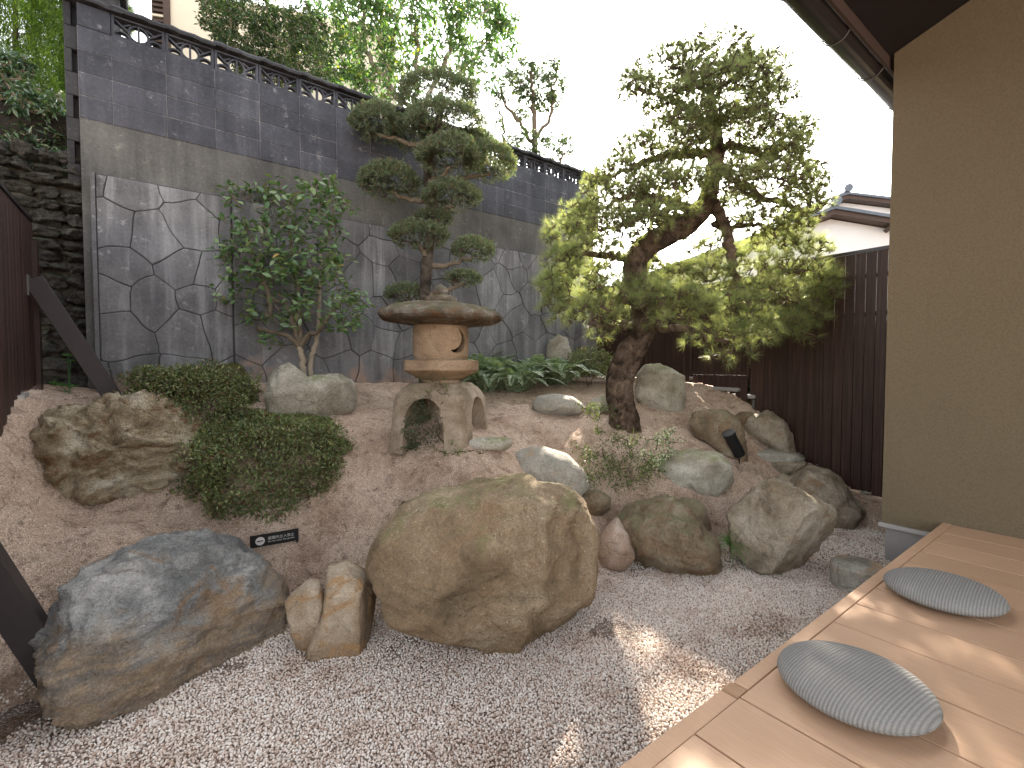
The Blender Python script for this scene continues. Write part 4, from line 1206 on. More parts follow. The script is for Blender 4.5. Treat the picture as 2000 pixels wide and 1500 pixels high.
# legs: a flared rounded block with two arched tunnels cut through it
V = []; F = []; ns = 48; lv = 14
for i in range(lv):
    t = i / (lv - 1); z = -0.12 + (H1 + 0.12) * t
    hw = (87 - 10 * t - 24 * max(0, t - 0.72) / 0.28 * max(0, t - 0.72) / 0.28 * 1.0) * k
    for j in range(ns):
        a_ = j / ns * 2 * math.pi; e = 5.0
        c, s = math.cos(a_), math.sin(a_); q = (abs(c) ** e + abs(s) ** e) ** (-1 / e)
        V.append((hw * q * c, hw * q * s, z))
for i in range(lv - 1):
    for j in range(ns): F.append([i * ns + j, i * ns + (j + 1) % ns, (i + 1) * ns + (j + 1) % ns, (i + 1) * ns + j])
F.append(list(range(ns))[::-1]); F.append([(lv - 1) * ns + j for j in range(ns)])
body = fast('legs', V, F)
def tunnel(axis):
    w0, w1, h = 43 * k, 26 * k, 80 * k
    pr = [(-w0, -0.3), (w0, -0.3), (w0 * 0.98, 0)]
    for t in np.linspace(0, math.pi, 15): pr.append((w0 * 0.93 * math.cos(t), h * 0.42 + (h - h * 0.42) * math.sin(t)))
    pr.append((-w0 * 0.98, 0))
    A = [((x, -2, z) if axis == 0 else (-2, x, z)) for x, z in pr]; B = [((x, 2, z) if axis == 0 else (2, x, z)) for x, z in pr]
    a = Acc(); a.hexa(A, B) if axis == 1 else a.hexa(B, A)
    return fast('t', np.concatenate(a.V), a.F)
me = boolean(body, [tunnel(0), tunnel(1)], 'legs')
o = link('legs', me, None, lan)
me.materials.clear(); me.materials.append(m_lanb); bevel_mesh(me, 0.010, 2)
def stone_part(name, prof, mat, z0, wob=0.004, n=72, squ=None, parent=lan, step=0.012, tilt=(0, 0)):
    V, F = lathe(dense(prof, step), n)
    nr = V.copy(); nr[:, 2] *= 0.3; nr /= np.linalg.norm(nr, axis=1)[:, None] + 1e-6
    if squ: V[:, :2] *= squ(np.arctan2(V[:, 1], V[:, 0]))[:, None]
    V = V + nr * (fbm(V * 9 + z0, 4) * wob)[:, None]
    V = V.copy(); V[:, 2] += V[:, 0] * tilt[0] + V[:, 1] * tilt[1]
    me = fast(name, V, F, True); me.set_sharp_from_angle(angle=R(40)) if hasattr(me, 'set_sharp_from_angle') else None
    o = link(name, me, mat, parent); o.location = (0, 0, z0); return o
z = H1 - 0.002
stone_part('lower_platform', [(0.0, 0), (38 * k, 0), (40 * k, 6 * k), (45 * k, 8 * k), (75 * k, 24 * k), (77 * k, 26 * k), (77 * k, 44 * k), (74 * k, 46 * k), (0.0, 46 * k)], m_lan, z, 0.003,
           squ=lambda t: 1 + 0.025 * np.cos(6 * t))
z2 = z + 45.8 * k
# light chamber: hollow drum with a crescent and a rear window
def drum(rs, z0, z1):
    pr = [(0.0, z0), (rs * 0.90, z0), (rs * 0.97, z0 + 8 * k), (rs * 1.0, (z0 + z1) / 2), (rs * 0.985, z1 - 8 * k), (rs * 0.93, z1), (0.0, z1)]
    V, F = lathe(dense(pr[1:-1], 0.02), 64)
    return fast('d', V, F)
outer = drum(57 * k, 0, 72 * k); inner = drum(40 * k, 7 * k, 65 * k)
for m_ in (outer, inner):
    bm = bmesh.new(); bm.from_mesh(m_); bmesh.ops.recalc_face_normals(bm, faces=bm.faces[:]); bm.to_mesh(m_); bm.free()
cr = []
R1, R2, off = 23 * k, 23 * k, 11.0 * k
for t in np.radians(np.linspace(-115, 62, 20)): cr.append((R1 * math.cos(t), R1 * math.sin(t)))
for t in np.radians(np.linspace(50, -96, 20)): cr.append((R2 * math.cos(t) - off, R2 * math.sin(t) + 6 * k))
def crescent(phi, zc):
    c, s = math.cos(phi), math.sin(phi)      # cut direction
    A = [(-s * x * 1 + c * 0.02, c * x * 1 + s * 0.02, zc + y) for x, y in cr]; B = [(p[0] + c * 0.6, p[1] + s * 0.6, p[2]) for p in A]
    a = Acc(); a.hexa(A, B); me = fast('c', np.concatenate(a.V), a.F)
    bm = bmesh.new(); bm.from_mesh(me); bmesh.ops.recalc_face_normals(bm, faces=bm.faces[:]); bm.to_mesh(me); bm.free(); return me
front = -math.pi / 2 + R(24)                  # towards the camera in the lantern's frame
me = boolean(outer, [inner], 'light_chamber')
me = boolean(me, [crescent(front + R(33), 37 * k)], 'light_chamber', 'FAST')
me = boolean(me, [crescent(front + R(190), 37 * k)], 'light_chamber', 'FAST')
me.materials.clear(); me.materials.append(m_lan)
for p_ in me.polygons: p_.use_smooth = True
me.set_sharp_from_angle(angle=R(35))
o = link('light_chamber', me, None, lan); o.location = (0, 0, z2)
z3 = z2 + 69 * k
stone_part('roof', [(0.0, 0.0), (56 * k, 0.5 * k), (116 * k, 9 * k), (124 * k, 14 * k), (125 * k, 20 * k), (119 * k, 27 * k), (97 * k, 37 * k), (60 * k, 45 * k), (30 * k, 49 * k), (0, 50 * k)],
           m_lanr, z3, 0.018, n=120, squ=lambda t: 1 + 0.022 * np.cos(6 * t + 0.5) + 0.012 * np.sin(3 * t), step=0.010, tilt=(-0.025, 0))
stone_part('finial_base', [(0, 0), (31 * k, 0), (33 * k, 4 * k), (31 * k, 11 * k), (24 * k, 14 * k), (0, 15 * k)], m_lanr, z3 + 47 * k, 0.006)
stone_part('finial_knob', [(0, 0), (14 * k, 0), (17 * k, 7 * k), (14 * k, 15 * k), (5 * k, 22 * k), (0, 25 * k)], m_lanr, z3 + 61.5 * k, 0.004)

# ================================================================== sign
zt_ = at_d(488, 1048, float((drop(492, 1086) - EYE) @ FW))[2] + 0.014
pL = on_z(488, 1048, zt_); pR = on_z(583, 1032, zt_)
du = pR - pL; wS = float(np.hypot(du[0], du[1])); az = math.atan2(du[1], du[0])
gL = float(gz(pL[0], pL[1])); gR = float(gz(pR[0], pR[1]))
sg = empty('garden_sign', (pL[0], pL[1], min(gL, gR)), 'small black sign reading do not enter the garden, behind the blue grey boulder', 'sign', rz=az)
zb = zt_ - sg.location.z; hS = 0.088
def sbox(name, x0, x1, y0, y1, z0, z1, mat):
    a = Acc().box(x0, x1, y0, y1, z0, z1)
    return link(name, fast(name, np.concatenate(a.V), a.F), mat, sg)
sbox('board', 0, wS, 0, 0.006, zb - hS, zb, m_black)
sbox('leg', 0.0, 0.014, 0.007, 0.016, -0.08, zb - 0.002, m_black); sbox('leg', wS - 0.016, wS - 0.002, 0.007, 0.016, -0.08, zb - 0.002, m_black)
th = np.linspace(0, 2 * math.pi, 41)[:-1]; rc = 0.030; cx_, cz_ = wS * 0.20, zb - hS * 0.52
a = Acc(); a.add([(cx_ + rc * math.cos(t), -0.0012, cz_ + rc * math.sin(t)) for t in th], [list(range(40))]); link('no_entry_disc', fast('disc', np.concatenate(a.V), a.F), m_white, sg)
a = Acc(); a.add([(cx_ - .021, -0.002, cz_ - .004), (cx_ + .021, -0.002, cz_ - .004), (cx_ + .021, -0.002, cz_ + .004), (cx_ - .021, -0.002, cz_ + .004)], [[0, 1, 2, 3]]); link('no_entry_bar', fast('bar', np.concatenate(a.V), a.F), m_black, sg)
def text(s, size, x, z, name, width=None, mat=m_white, par=sg):
    cu = bpy.data.curves.new(name, 'FONT'); cu.body = s; cu.size = size; cu.resolution_u = 3
    o = bpy.data.objects.new(name, cu); COL.objects.link(o); me = evaluated(o); bpy.data.objects.remove(o)
    n = len(me.vertices); co = np.zeros(n * 3); me.vertices.foreach_get('co', co); co = co.reshape(-1, 3)
    sx = (width / (co[:, 0].max() - co[:, 0].min())) if width and n else 1
    co = np.column_stack([x + (co[:, 0] - co[:, 0].min()) * sx, np.full(n, -0.0015), z + co[:, 1] * sx])
    me.vertices.foreach_set('co', co.reshape(-1)); me.update(); me.materials.clear(); me.materials.append(mat)
    return link(name, me, None, par)
text('庭園内立入禁止', 0.03, wS * 0.36, zb - hS * 0.50, 'japanese_lettering', wS * 0.545)
text('Do not enter the garden.', 0.02, wS * 0.36, zb - hS * 0.73, 'english_lettering', wS * 0.56)

# ================================================================== spotlight
p0 = drop(1436, 890); kk = m_per_px(p0)
ax = (-RT * 0.62 + np.array([0, 0, 1.0]) * 1.0 - np.array([FW[0], FW[1], 0]) * 0.25); ax /= np.linalg.norm(ax)
sp = empty('garden_spotlight', p0, 'short black cylindrical garden spotlight leaning against the flat topped rock', 'spotlight')
p0 = p0 - np.array([FW[0], FW[1], 0]) * 0.10; q0 = p0 + np.array([0, 0, 0.03]); L_ = 52 * kk; r_ = 11.5 * kk
a = Acc().tube([q0, q0 + ax * L_ * 0.985], r_ * 0.93, 28); a.build('body', m_black, sp, False)
a = Acc().tube([q0 + ax * L_ * 0.9, q0 + ax * L_], r_, 28); a.build('rim', m_black, sp, False)
a = Acc().tube([q0 + ax * L_ * 1.001, q0 + ax * L_ * 1.01], r_ * 0.85, 28); a.build('lens', flat_mat('lens_glass', (0.02, 0.022, 0.022), 0.5, 0.3), sp, False)
a = Acc().tube([q0 - np.array([0, 0, .1]), q0 + ax * 0.03], 0.008, 8); a.build('spike', m_black, sp)

# ================================================================== cushions
def cushion_mat():
    kq = M('woven_grey_fabric', 0.9, 0.2)
    co = kq.co('Object'); w1 = kq.t.nodes.new('ShaderNodeTexWave'); w1.wave_type = 'BANDS'; w1.bands_direction = 'Y'
    kq.put(w1.inputs['Vector'], co); w1.inputs['Scale'].default_value = 28; w1.inputs['Distortion'].default_value = 0.5; w1.inputs['Detail'].default_value = 1; w1.inputs['Detail Scale'].default_value = 3
    n = kq.noise(co, 260, 3, 0.7)
    c = kq.ramp(w1.outputs[1], [(0.0, (0.20, 0.192, 0.18)), (0.6, (0.28, 0.27, 0.255)), (1.0, (0.31, 0.30, 0.285))])
    c = kq.mix(kq.ramp(n, [(0.3, 0.45), (0.6, 0.0)]), c, (0.10, 0.098, 0.095))
    kq.col(c); kq.bump(w1.outputs[1], 0.5, 0.004); kq.bump(n, 0.5, 0.002)
    return kq.m
m_cush = cushion_mat()
def cushion(cu_, cv_, r, rz, label):
    prof = []
    for t in np.linspace(-math.pi / 2, math.pi / 2, 25):
        rr_ = r * abs(math.cos(t)) ** 0.62; zz = 0.042 + (0.055 if t > 0 else 0.041) * (abs(math.sin(t)) ** 0.95) * (1 if t > 0 else -1)
        prof.append((max(rr_, 0.001), zz))
    V, F = lathe(prof, 96)
    V[:, 2] += 0.0012 * np.sin(V[:, 1] * 28 * 20) * 0
    t = empty('round_cushion', (cu_, cv_, 0.4005), label, 'cushion', 'round seat cushions on the deck', rz)
    link('cover', fast('cover', V, F, True), m_cush, t)
    a = Acc(); th = np.linspace(0, 2 * math.pi, 97)
    a.tube(np.array([(r * 1.0 * math.cos(q), r * 1.0 * math.sin(q), 0.042) for q in th]), 0.0018, 6, cap=False); link('piping', fast('piping', np.concatenate(a.V), a.F, True), m_cush, t)
    return t
cushion(1.93, 0.585, 0.232, R(-6), 'nearer of two round grey ribbed cushions on the deck')
cushion(3.09, 0.575, 0.230, R(4), 'farther of two round grey ribbed cushions, nearest the beige wall')
# ================================================================== foliage tools
def unit(a): return a / (np.linalg.norm(a, axis=-1, keepdims=True) + 1e-9)
def blades(P, A, N, L, W, fold=0.25, curl=0.0, pos=0.45):
    """leaf blades: base, two shoulders, tip; folded along the midrib, tip drooping by curl"""
    P = np.asarray(P, float); A = unit(np.asarray(A, float)); S = unit(np.cross(A, N)); U = np.cross(S, A)
    L = np.broadcast_to(L, (len(P),))[:, None]; W = np.broadcast_to(W, (len(P),))[:, None]
    m = P + A * L * pos - U * curl * L * 0.15
    tip = P + A * L - U * curl * L * 0.6
    V = np.stack([P, m + S * W * 0.5 + U * W * fold, tip, m - S * W * 0.5 + U * W * fold], 1)
    b = np.arange(len(P))[:, None, None] * 4
    F = (b + np.array([[0, 1, 2], [0, 2, 3]])[None]).reshape(-1, 3)
    return V.reshape(-1, 3), F
def needles(P, A, rng, n, L, W, spread=0.8, up=0.2):
    """tufts of n thin needles round every point"""
    m = len(P)
    P = np.repeat(P, n, 0); A = np.repeat(unit(A), n, 0)
    d = unit(A * 1.0 + rng.normal(size=A.shape) * spread + np.array([0, 0, up]))
    L = np.repeat(np.broadcast_to(L, (m,)), n) * rng.uniform(0.65, 1.1, m * n)
    s = unit(np.cross(d, rng.normal(size=d.shape)))
    W = np.broadcast_to(W, (m * n,)) if np.ndim(W) == 0 else np.repeat(W, n)
    V = np.stack([P - s * W[:, None] / 2, P + s * W[:, None] / 2, P + d * L[:, None]], 1)
    return V.reshape(-1, 3), np.arange(m * n * 3).reshape(-1, 3)
class Tri:
    def __init__(s): s.V = []; s.F = []; s.n = 0
    def add(s, V, F): s.V.append(V); s.F.append(np.asarray(F) + s.n); s.n += len(V)
    def build(s, name, mat, parent, smooth=False):
        return link(name, fast(name, rel(np.concatenate(s.V), parent), np.concatenate(s.F), smooth), mat, parent)
def tubes_fast(paths, r0, r1, acc, sides=4):
    """many short twigs at once: paths (m,k,3)"""
    P = np.asarray(paths, float); m, kk, _ = P.shape
    T = unit(P[:, -1] - P[:, 0]); ref = np.where(np.abs(T[:, 2:3]) < 0.9, np.array([[0, 0, 1.0]]), np.array([[1.0, 0, 0]]))
    S = unit(np.cross(T, ref)); B = np.cross(T, S)
    ang = np.arange(sides) / sides * 2 * math.pi
    t = np.linspace(0, 1, kk)
    r = (np.asarray(r0).reshape(-1, 1) * (1 - t) + np.asarray(r1).reshape(-1, 1) * t)          # (m,k)
    ring = np.cos(ang)[None, :, None] * S[:, None] + np.sin(ang)[None, :, None] * B[:, None]     # (m,s,3)
    V = P[:, :, None] + r[:, :, None, None] * ring[:, None]
    V = V.reshape(-1, 3)
    base = (np.arange(m) * kk * sides)[:, None, None]
    F = []
    for i in range(kk - 1):
        for j in range(sides):
            j2 = (j + 1) % sides
            F.append([i * sides + j, i * sides + j2, (i + 1) * sides + j2]); F.append([i * sides + j, (i + 1) * sides + j2, (i + 1) * sides + j])
    F = (base + np.array(F)[None]).reshape(-1, 3)
    acc.add(V, F)
def connect(targets, seeds, rng, acc, r_tip=0.0025, r_base=0.006, wig=0.25, k=5, droop=0.0, maxlen=None):
    """each target is joined to the nearest node of the growing skeleton by a crooked twig"""
    nodes = np.zeros((len(seeds) + len(targets) * 2, 3)); nodes[:len(seeds)] = seeds; n = len(seeds)
    d0 = np.array([np.min(((seeds - t) ** 2).sum(1)) for t in targets]); order = np.argsort(d0)
    paths = []
    for i in order:
        t = targets[i]; dd = ((nodes[:n] - t) ** 2).sum(1); j = int(np.argmin(dd)); s = nodes[j]; L = math.sqrt(dd[j])
        if L < 1e-4: continue
        q = np.linspace(0, 1, k)[:, None]; p = s + (t - s) * q
        p[1:-1] += rng.normal(size=(k - 2, 3)) * L * wig * 0.5; p[1:-1, 2] -= droop * L
        paths.append(p); nodes[n] = p[k // 2]; nodes[n + 1] = t; n += 2
    P = np.array(paths); Ls = np.linalg.norm(P[:, -1] - P[:, 0], axis=1)
    rb = np.clip(r_base * (0.5 + Ls / max(Ls.mean(), 1e-6) * 0.5), r_tip, r_base * 2.2)
    tubes_fast(P, rb, np.full(len(P), r_tip), acc)
m_bark = rock_mat('rough_bark', (0.17, 0.115, 0.08), (0.04, 0.028, 0.02), (0.30, 0.22, 0.16), scale=5, seed=21, bump=1.0)
m_twig = flat_mat('twig_bark', (0.085, 0.058, 0.042), 0.85, 0.2, 0.4, 20)
m_pale = flat_mat('pale_bark', (0.30, 0.25, 0.19), 0.85, 0.2, 0.3, 14)
m_smooth = flat_mat('smooth_bark', (0.16, 0.125, 0.09), 0.8, 0.2, 0.35, 16)
def bark_trunk(path, rad, name, parent, mat=m_bark, sides=64, deep=0.13, n=14, fq=3.0):
    P = smoothpath(path, n); rr_ = np.interp(np.linspace(0, 1, len(P)), np.linspace(0, 1, len(rad)), rad)
    a = Acc().tube(P, rr_, sides); V = np.concatenate(a.V)
    ring = V.reshape(len(P), sides, 3); c = P[:, None]; d = ring - c
    s_ = np.concatenate([[0], np.cumsum(np.linalg.norm(np.diff(P, axis=0), axis=1))])
    th = np.arange(sides) / sides * 2 * math.pi
    q = np.stack([np.cos(th)[None].repeat(len(P), 0) * fq * 0.9, np.sin(th)[None].repeat(len(P), 0) * fq * 0.9, (s_[:, None] * 7).repeat(sides, 1)], -1).reshape(-1, 3)
    q = q + 0.35 * np.column_stack([perlin(q * 2), perlin(q * 2 + 9), perlin(q * 2 + 4)])
    h = 1 - np.clip(np.abs(perlin(q * 1.15)) * 7, 0, 1)           # narrow fissures
    h2 = 1 - np.clip(np.abs(perlin(q * np.array([.6, .6, 2.2]) + 31)) * 8, 0, 1)
    lump = fbm(q * 0.35, 3) * 0.5
    k_ = (1 + lump * 0.35 - deep * 1.2 * h - deep * 0.6 * h2).reshape(len(P), sides, 1)
    V = (c + d * k_).reshape(-1, 3)
    me = fast(name, rel(V, parent), a.F, False)
    me.polygons.foreach_set('use_smooth', np.ones(len(me.polygons), bool)); return link(name, me, mat, parent)

# ================================================================== the big pine
PB = drop(1216, 838); DP = float((PB - EYE) @ FW) + 0.12; kp = DP / FPX
PP_ = lambda x, y, dd=0.0: at_d(x, y, DP + dd)
pine = empty('pine_tree', PB, 'large old garden pine with a crooked trunk and cloud pruned branches, backlit by the sun', 'tree')
tr = [(1218, 865, .0), (1217, 838, .0), (1213, 800, .02), (1208, 760, .04), (1213, 722, .06), (1232, 686, .06), (1250, 655, .04), (1258, 618, .0), (1250, 580, -.05), (1241, 540, -.08), (1243, 505, -.06),
      (1265, 480, -.02), (1302, 458, .05), (1345, 434, .12), (1377, 400, .16), (1391, 352, .15), (1400, 300, .1), (1398, 250, .05), (1390, 200, 0), (1386, 150, 0)]
rd = [34, 31, 27, 26, 27, 28, 26, 24, 22, 22, 23, 22, 23, 22, 19, 17, 15, 11, 7, 4]
bark_trunk([PP_(*t) for t in tr], [r * kp for r in rd], 'trunk', pine, deep=0.16)
limbs = [([(1392, 395, .15), (1415, 440, .1), (1428, 490, .05), (1434, 540, 0), (1428, 590, -.05), (1440, 615, -.1)], 12, 5),
         ([(1243, 510, -.06), (1200, 500, -.1), (1150, 495, -.15), (1105, 500, -.2)], 9, 4),
         ([(1250, 580, -.05), (1200, 590, -.15), (1150, 592, -.2), (1100, 590, -.3)], 10, 4),
         ([(1256, 630, 0), (1200, 640, -.2), (1150, 632, -.3)], 8, 3),
         ([(1258, 640, 0), (1310, 640, -.2), (1370, 645, -.3), (1420, 668, -.35)], 9, 4),
         ([(1430, 590, -.05), (1480, 600, -.1), (1530, 590, -.1), (1590, 590, -.1)], 8, 3),
         ([(1432, 560, 0), (1490, 540, .1), (1550, 530, .1)], 7, 3),
         ([(1378, 410, .16), (1330, 400, .1), (1280, 385, 0), (1220, 385, -.05), (1170, 410, -.1)], 10, 3),
         ([(1345, 432, .1), (1290, 420, .15), (1240, 430, .1), (1180, 450, 0)], 9, 3),
         ([(1400, 300, .1), (1350, 300, .1), (1300, 305, .05), (1250, 320, 0), (1200, 345, -.05)], 10, 3),
         ([(1396, 310, .1), (1430, 282, .1), (1480, 300, .1), (1530, 290, .1), (1580, 260, .1)], 9, 3),
         ([(1400, 320, .12), (1430, 350, .1), (1480, 380, .1), (1540, 400, .1), (1590, 415, .1)], 10, 3),
         ([(1398, 250, .05), (1350, 215, .05), (1300, 190, 0), (1240, 175, 0)], 8, 3),
         ([(1396, 240, .05), (1440, 215, 0), (1500, 205, 0)], 7, 3),
         ([(1390, 190, 0), (1350, 150, -.1), (1310, 130, -.1)], 6, 2), ([(1390, 180, 0), (1440, 150, -.1), (1480, 140, -.1)], 6, 2),
         ([(1392, 440, .15), (1430, 445, .2), (1480, 440, .2), (1540, 450, .2)], 7, 3)]
seeds = []
rl = np.random.default_rng(3)
for pts, r0, r1 in limbs:
    P = smoothpath([PP_(*p) for p in pts], 7, 0.014, rl)
    a = Acc().tube(P, np.linspace(r0, r1, len(P)) * kp, 10)
    a.build('limb', m_bark, pine, False); seeds.append(P)
seeds.append(smoothpath([PP_(*t) for t in tr[10:]], 5))
seeds = np.concatenate(seeds)
pads = [(1330, 325, 55, 32, .1), (1450, 320, 55, 30, .2), (1265, 345, 50, 30, .15), (1310, 420, 55, 28, -.1), (1440, 400, 50, 30, .25), (1530, 330, 55, 36, .1), (1200, 535, 65, 32, .1), (1290, 535, 60, 28, .2), (1455, 520, 60, 32, .3),
        (1390, 560, 60, 30, .1), (1240, 400, 45, 26, .1), (1170, 365, 34, 26, .1), (1340, 240, 55, 30, .1), (1290, 225, 45, 26, .1), (1470, 240, 50, 30, .2), (1430, 140, 60, 38, .2), (1350, 160, 55, 32, .1), (1540, 300, 50, 32, -.1), (1595, 350, 30, 36, .1),
        (1510, 480, 60, 34, .3), (1575, 500, 55, 34, .1), (1320, 585, 50, 30, .1), (1260, 560, 55, 30, .2), (1080, 560, 34, 30, .1), (1160, 590, 55, 30, .2), (1610, 560, 30, 36, .1), (1525, 640, 50, 34, .1),
        (1390, 118, 92, 42, 0), (1305, 140, 80, 38, 0), (1475, 150, 68, 45, .1), (1420, 185, 100, 48, -.2), (1255, 185, 48, 32, 0), (1500, 205, 58, 45, -.1), (1345, 200, 60, 34, -.2), (1380, 240, 60, 34, -.3),
        (1440, 255, 80, 36, -.1), (1235, 160, 30, 22, .1), (1560, 262, 40, 38, 0), (1500, 285, 72, 38, .2), (1310, 275, 78, 34, .1), (1245, 300, 55, 38, .1), (1205, 340, 42, 34, 0), (1350, 285, 50, 30, -.2),
        (1420, 355, 60, 32, -.3), (1500, 365, 75, 42, -.1), (1570, 400, 48, 55, 0), (1290, 375, 70, 36, .1), (1225, 385, 60, 34, 0), (1150, 425, 55, 35, -.1), (1190, 450, 70, 36, -.3), (1340, 360, 45, 28, -.3),
        (1105, 475, 50, 42, -.1), (1100, 520, 35, 36, -.3), (1265, 430, 55, 30, -.4), (1160, 500, 60, 30, -.3), (1480, 435, 55, 30, .1), (1545, 450, 42, 32, .1), (1390, 490, 55, 30, .3),
        (1130, 560, 75, 36, -.2), (1225, 595, 85, 45, -.4), (1150, 625, 70, 36, -.4), (1090, 600, 40, 36, -.2), (1290, 585, 80, 34, -.3), (1330, 545, 60, 26, .1),
        (1535, 545, 85, 38, 0), (1590, 590, 45, 48, 0), (1495, 590, 68, 46, -.2), (1550, 640, 55, 32, -.2), (1435, 615, 65, 42, -.3), (1410, 670, 62, 36, -.4), (1345, 615, 58, 38, -.4), (1470, 650, 50, 30, -.4), (1385, 530, 45, 24, 0)]
tw = Tri(); nd = Tri(); rg = np.random.default_rng(8); ALLT = []
for (x, y, rx, ry, dd) in pads:
    c = PP_(x, y, dd * 0.9); n = int(rx * ry * (0.028 if y > 470 else 0.115)) + 24
    d = unit(rg.normal(size=(n, 3))); d[:, 2] = np.where(rg.random(n) < 0.72, np.abs(d[:, 2]), d[:, 2]); rad = rg.uniform(0.2, 1.08, n) ** 0.5
    off = (RT * (d[:, :1] * rx) + np.array([FW[0], FW[1], 0]) * (d[:, 1:2] * rx * 0.85)) * kp * rad[:, None]
    off[:, 2] += d[:, 2] * ry * kp * rad
    off += rg.normal(size=off.shape) * 0.025
    ALLT.append((c + off, off, y))
T_all = np.concatenate([t[0] for t in ALLT])
connect(T_all, seeds, rg, tw, 0.0030, 0.0072, 0.42, 6, droop=0.05)
for P, off, y in ALLT:
    lower = y > 470
    L = (0.125 if lower else 0.075) * rg.uniform(0.85, 1.15, len(P))
    V, F = needles(P, unit(off) + np.array([0, 0, 0.5]), rg, 64 if lower else 38, L, 0.0018 if lower else 0.0021, 0.72 if lower else 0.8, 0.15)
    nd.add(V, F)
tw.build('twigs', m_twig, pine)['kind'] = 'stuff'
nd.build('needles', leaf_mat('pine_needle', [(0.0, (0.14, 0.20, 0.10)), (0.5, (0.21, 0.27, 0.13)), (0.85, (0.31, 0.34, 0.15)), (1.0, (0.42, 0.37, 0.17))], 0.5, 0.4, 0.5, (1.9, 1.8, 1.0)), pine)

# ================================================================== cloud pruned tree behind the lantern
TB = on_v(828, 640, 5.0); DT = float((TB - EYE) @ FW); kt = DT / FPX
TP = lambda x, y, dd=0.0: at_d(x, y, DT + dd)
m_tbark = rock_mat('grey_brown_bark', (0.12, 0.095, 0.072), (0.04, 0.032, 0.025), (0.20, 0.17, 0.13), scale=6, seed=22, bump=0.8)
topi = empty('topiary_tree', (TB[0], TB[1], float(gz(TB[0], TB[1]))), 'cloud pruned evergreen of stacked rounded pads rising behind the stone lantern', 'tree')
path = [(TB[0], TB[1], float(gz(TB[0], TB[1])) - .05)] + [TP(*t) for t in ((829, 640), (831, 555), (836, 500), (842, 440), (846, 400), (836, 350), (840, 300), (852, 260), (862, 215), (860, 180))]
bark_trunk(path, [x * kt for x in (13, 12, 12, 11, 10, 9, 9, 8, 7, 5, 3)], 'trunk', topi, mat=m_tbark, sides=32, deep=0.1)
tpads = [(855, 190, 88, 42, .15), (738, 243, 56, 44, 0), (872, 243, 80, 38, -.15), (800, 262, 50, 38, .1), (880, 308, 66, 42, -.2), (958, 318, 54, 46, .05), (930, 280, 40, 30, .25), (762, 357, 64, 42, -.05), (882, 385, 60, 34, -.15),
         (818, 462, 60, 32, -.1), (925, 490, 46, 28, 0), (905, 545, 36, 18, -.1), (795, 575, 46, 24, .1), (845, 430, 40, 22, 0)]
tl = Tri(); tt = Tri(); rg = np.random.default_rng(9); sd = [np.array(path[3:])]; brs = Acc()
for i, (x, y, rx, ry, dd) in enumerate(tpads):
    c = TP(x, y + ry * 0.45, dd)
    tp = smoothpath(path, 6); st_ = tp[np.argmin(np.abs(tp[:, 2] - (c[2] - 0.10)) + 0.3 * np.hypot(tp[:, 0] - c[0], tp[:, 1] - c[1]))]
    P = smoothpath([st_, (st_ * 0.6 + c * 0.4) + np.array([0, 0, -0.04]), c], 6, 0.008, rg)
    Acc().tube(P, np.linspace(6.5, 3, len(P)) * kt, 8).build('limb', m_smooth, topi)
    n = int(rx * ry * 0.36)
    d = unit(rg.normal(size=(n, 3))); d[:, 2] = np.where(rg.random(n) < 0.8, np.abs(d[:, 2]), d[:, 2] * 0.6)
    off = (RT * (d[:, :1] * rx * 0.93) + np.array([FW[0], FW[1], 0]) * (d[:, 1:2] * rx * 0.85)) * kt; off[:, 2] += d[:, 2] * ry * 1.0 * kt
    lump = 1 + 0.10 * fbm(d * 2.2 + i * 5, 3); rad = rg.uniform(0.80, 1.03, n) * lump
    off *= rad[:, None]
    Pc = TP(x, y + ry * 0.12, dd) + off
    sub = rg.choice(n, min(n, 110), False)
    connect(Pc[sub] - off[sub] * 0.08, P[-6:], rg, tt, 0.0018, 0.0045, 0.3, 4)
    m = 13
    A = unit(np.repeat(unit(off), m, 0) * 0.9 + rg.normal(size=(n * m, 3)) * 0.75 + np.array([0, 0, 0.45]))
    V, F = blades(np.repeat(Pc, m, 0) + rg.normal(size=(n * m, 3)) * 0.010, A, rg.normal(size=A.shape), rg.uniform(0.024, 0.040, n * m), 0.0085, 0.1, 0.1)
    tl.add(V, F)
tt.build('twigs', m_twig, topi)
tl.build('foliage', leaf_mat('podocarpus_leaf', [(0.0, (0.16, 0.09, 0.065)), (0.14, (0.20, 0.13, 0.09)), (0.17, (0.085, 0.125, 0.07)), (0.6, (0.14, 0.19, 0.11)), (0.93, (0.22, 0.27, 0.16)), (1.0, (0.2, 0.2, 0.08))], 0.25, 0.4, 0.45), topi)

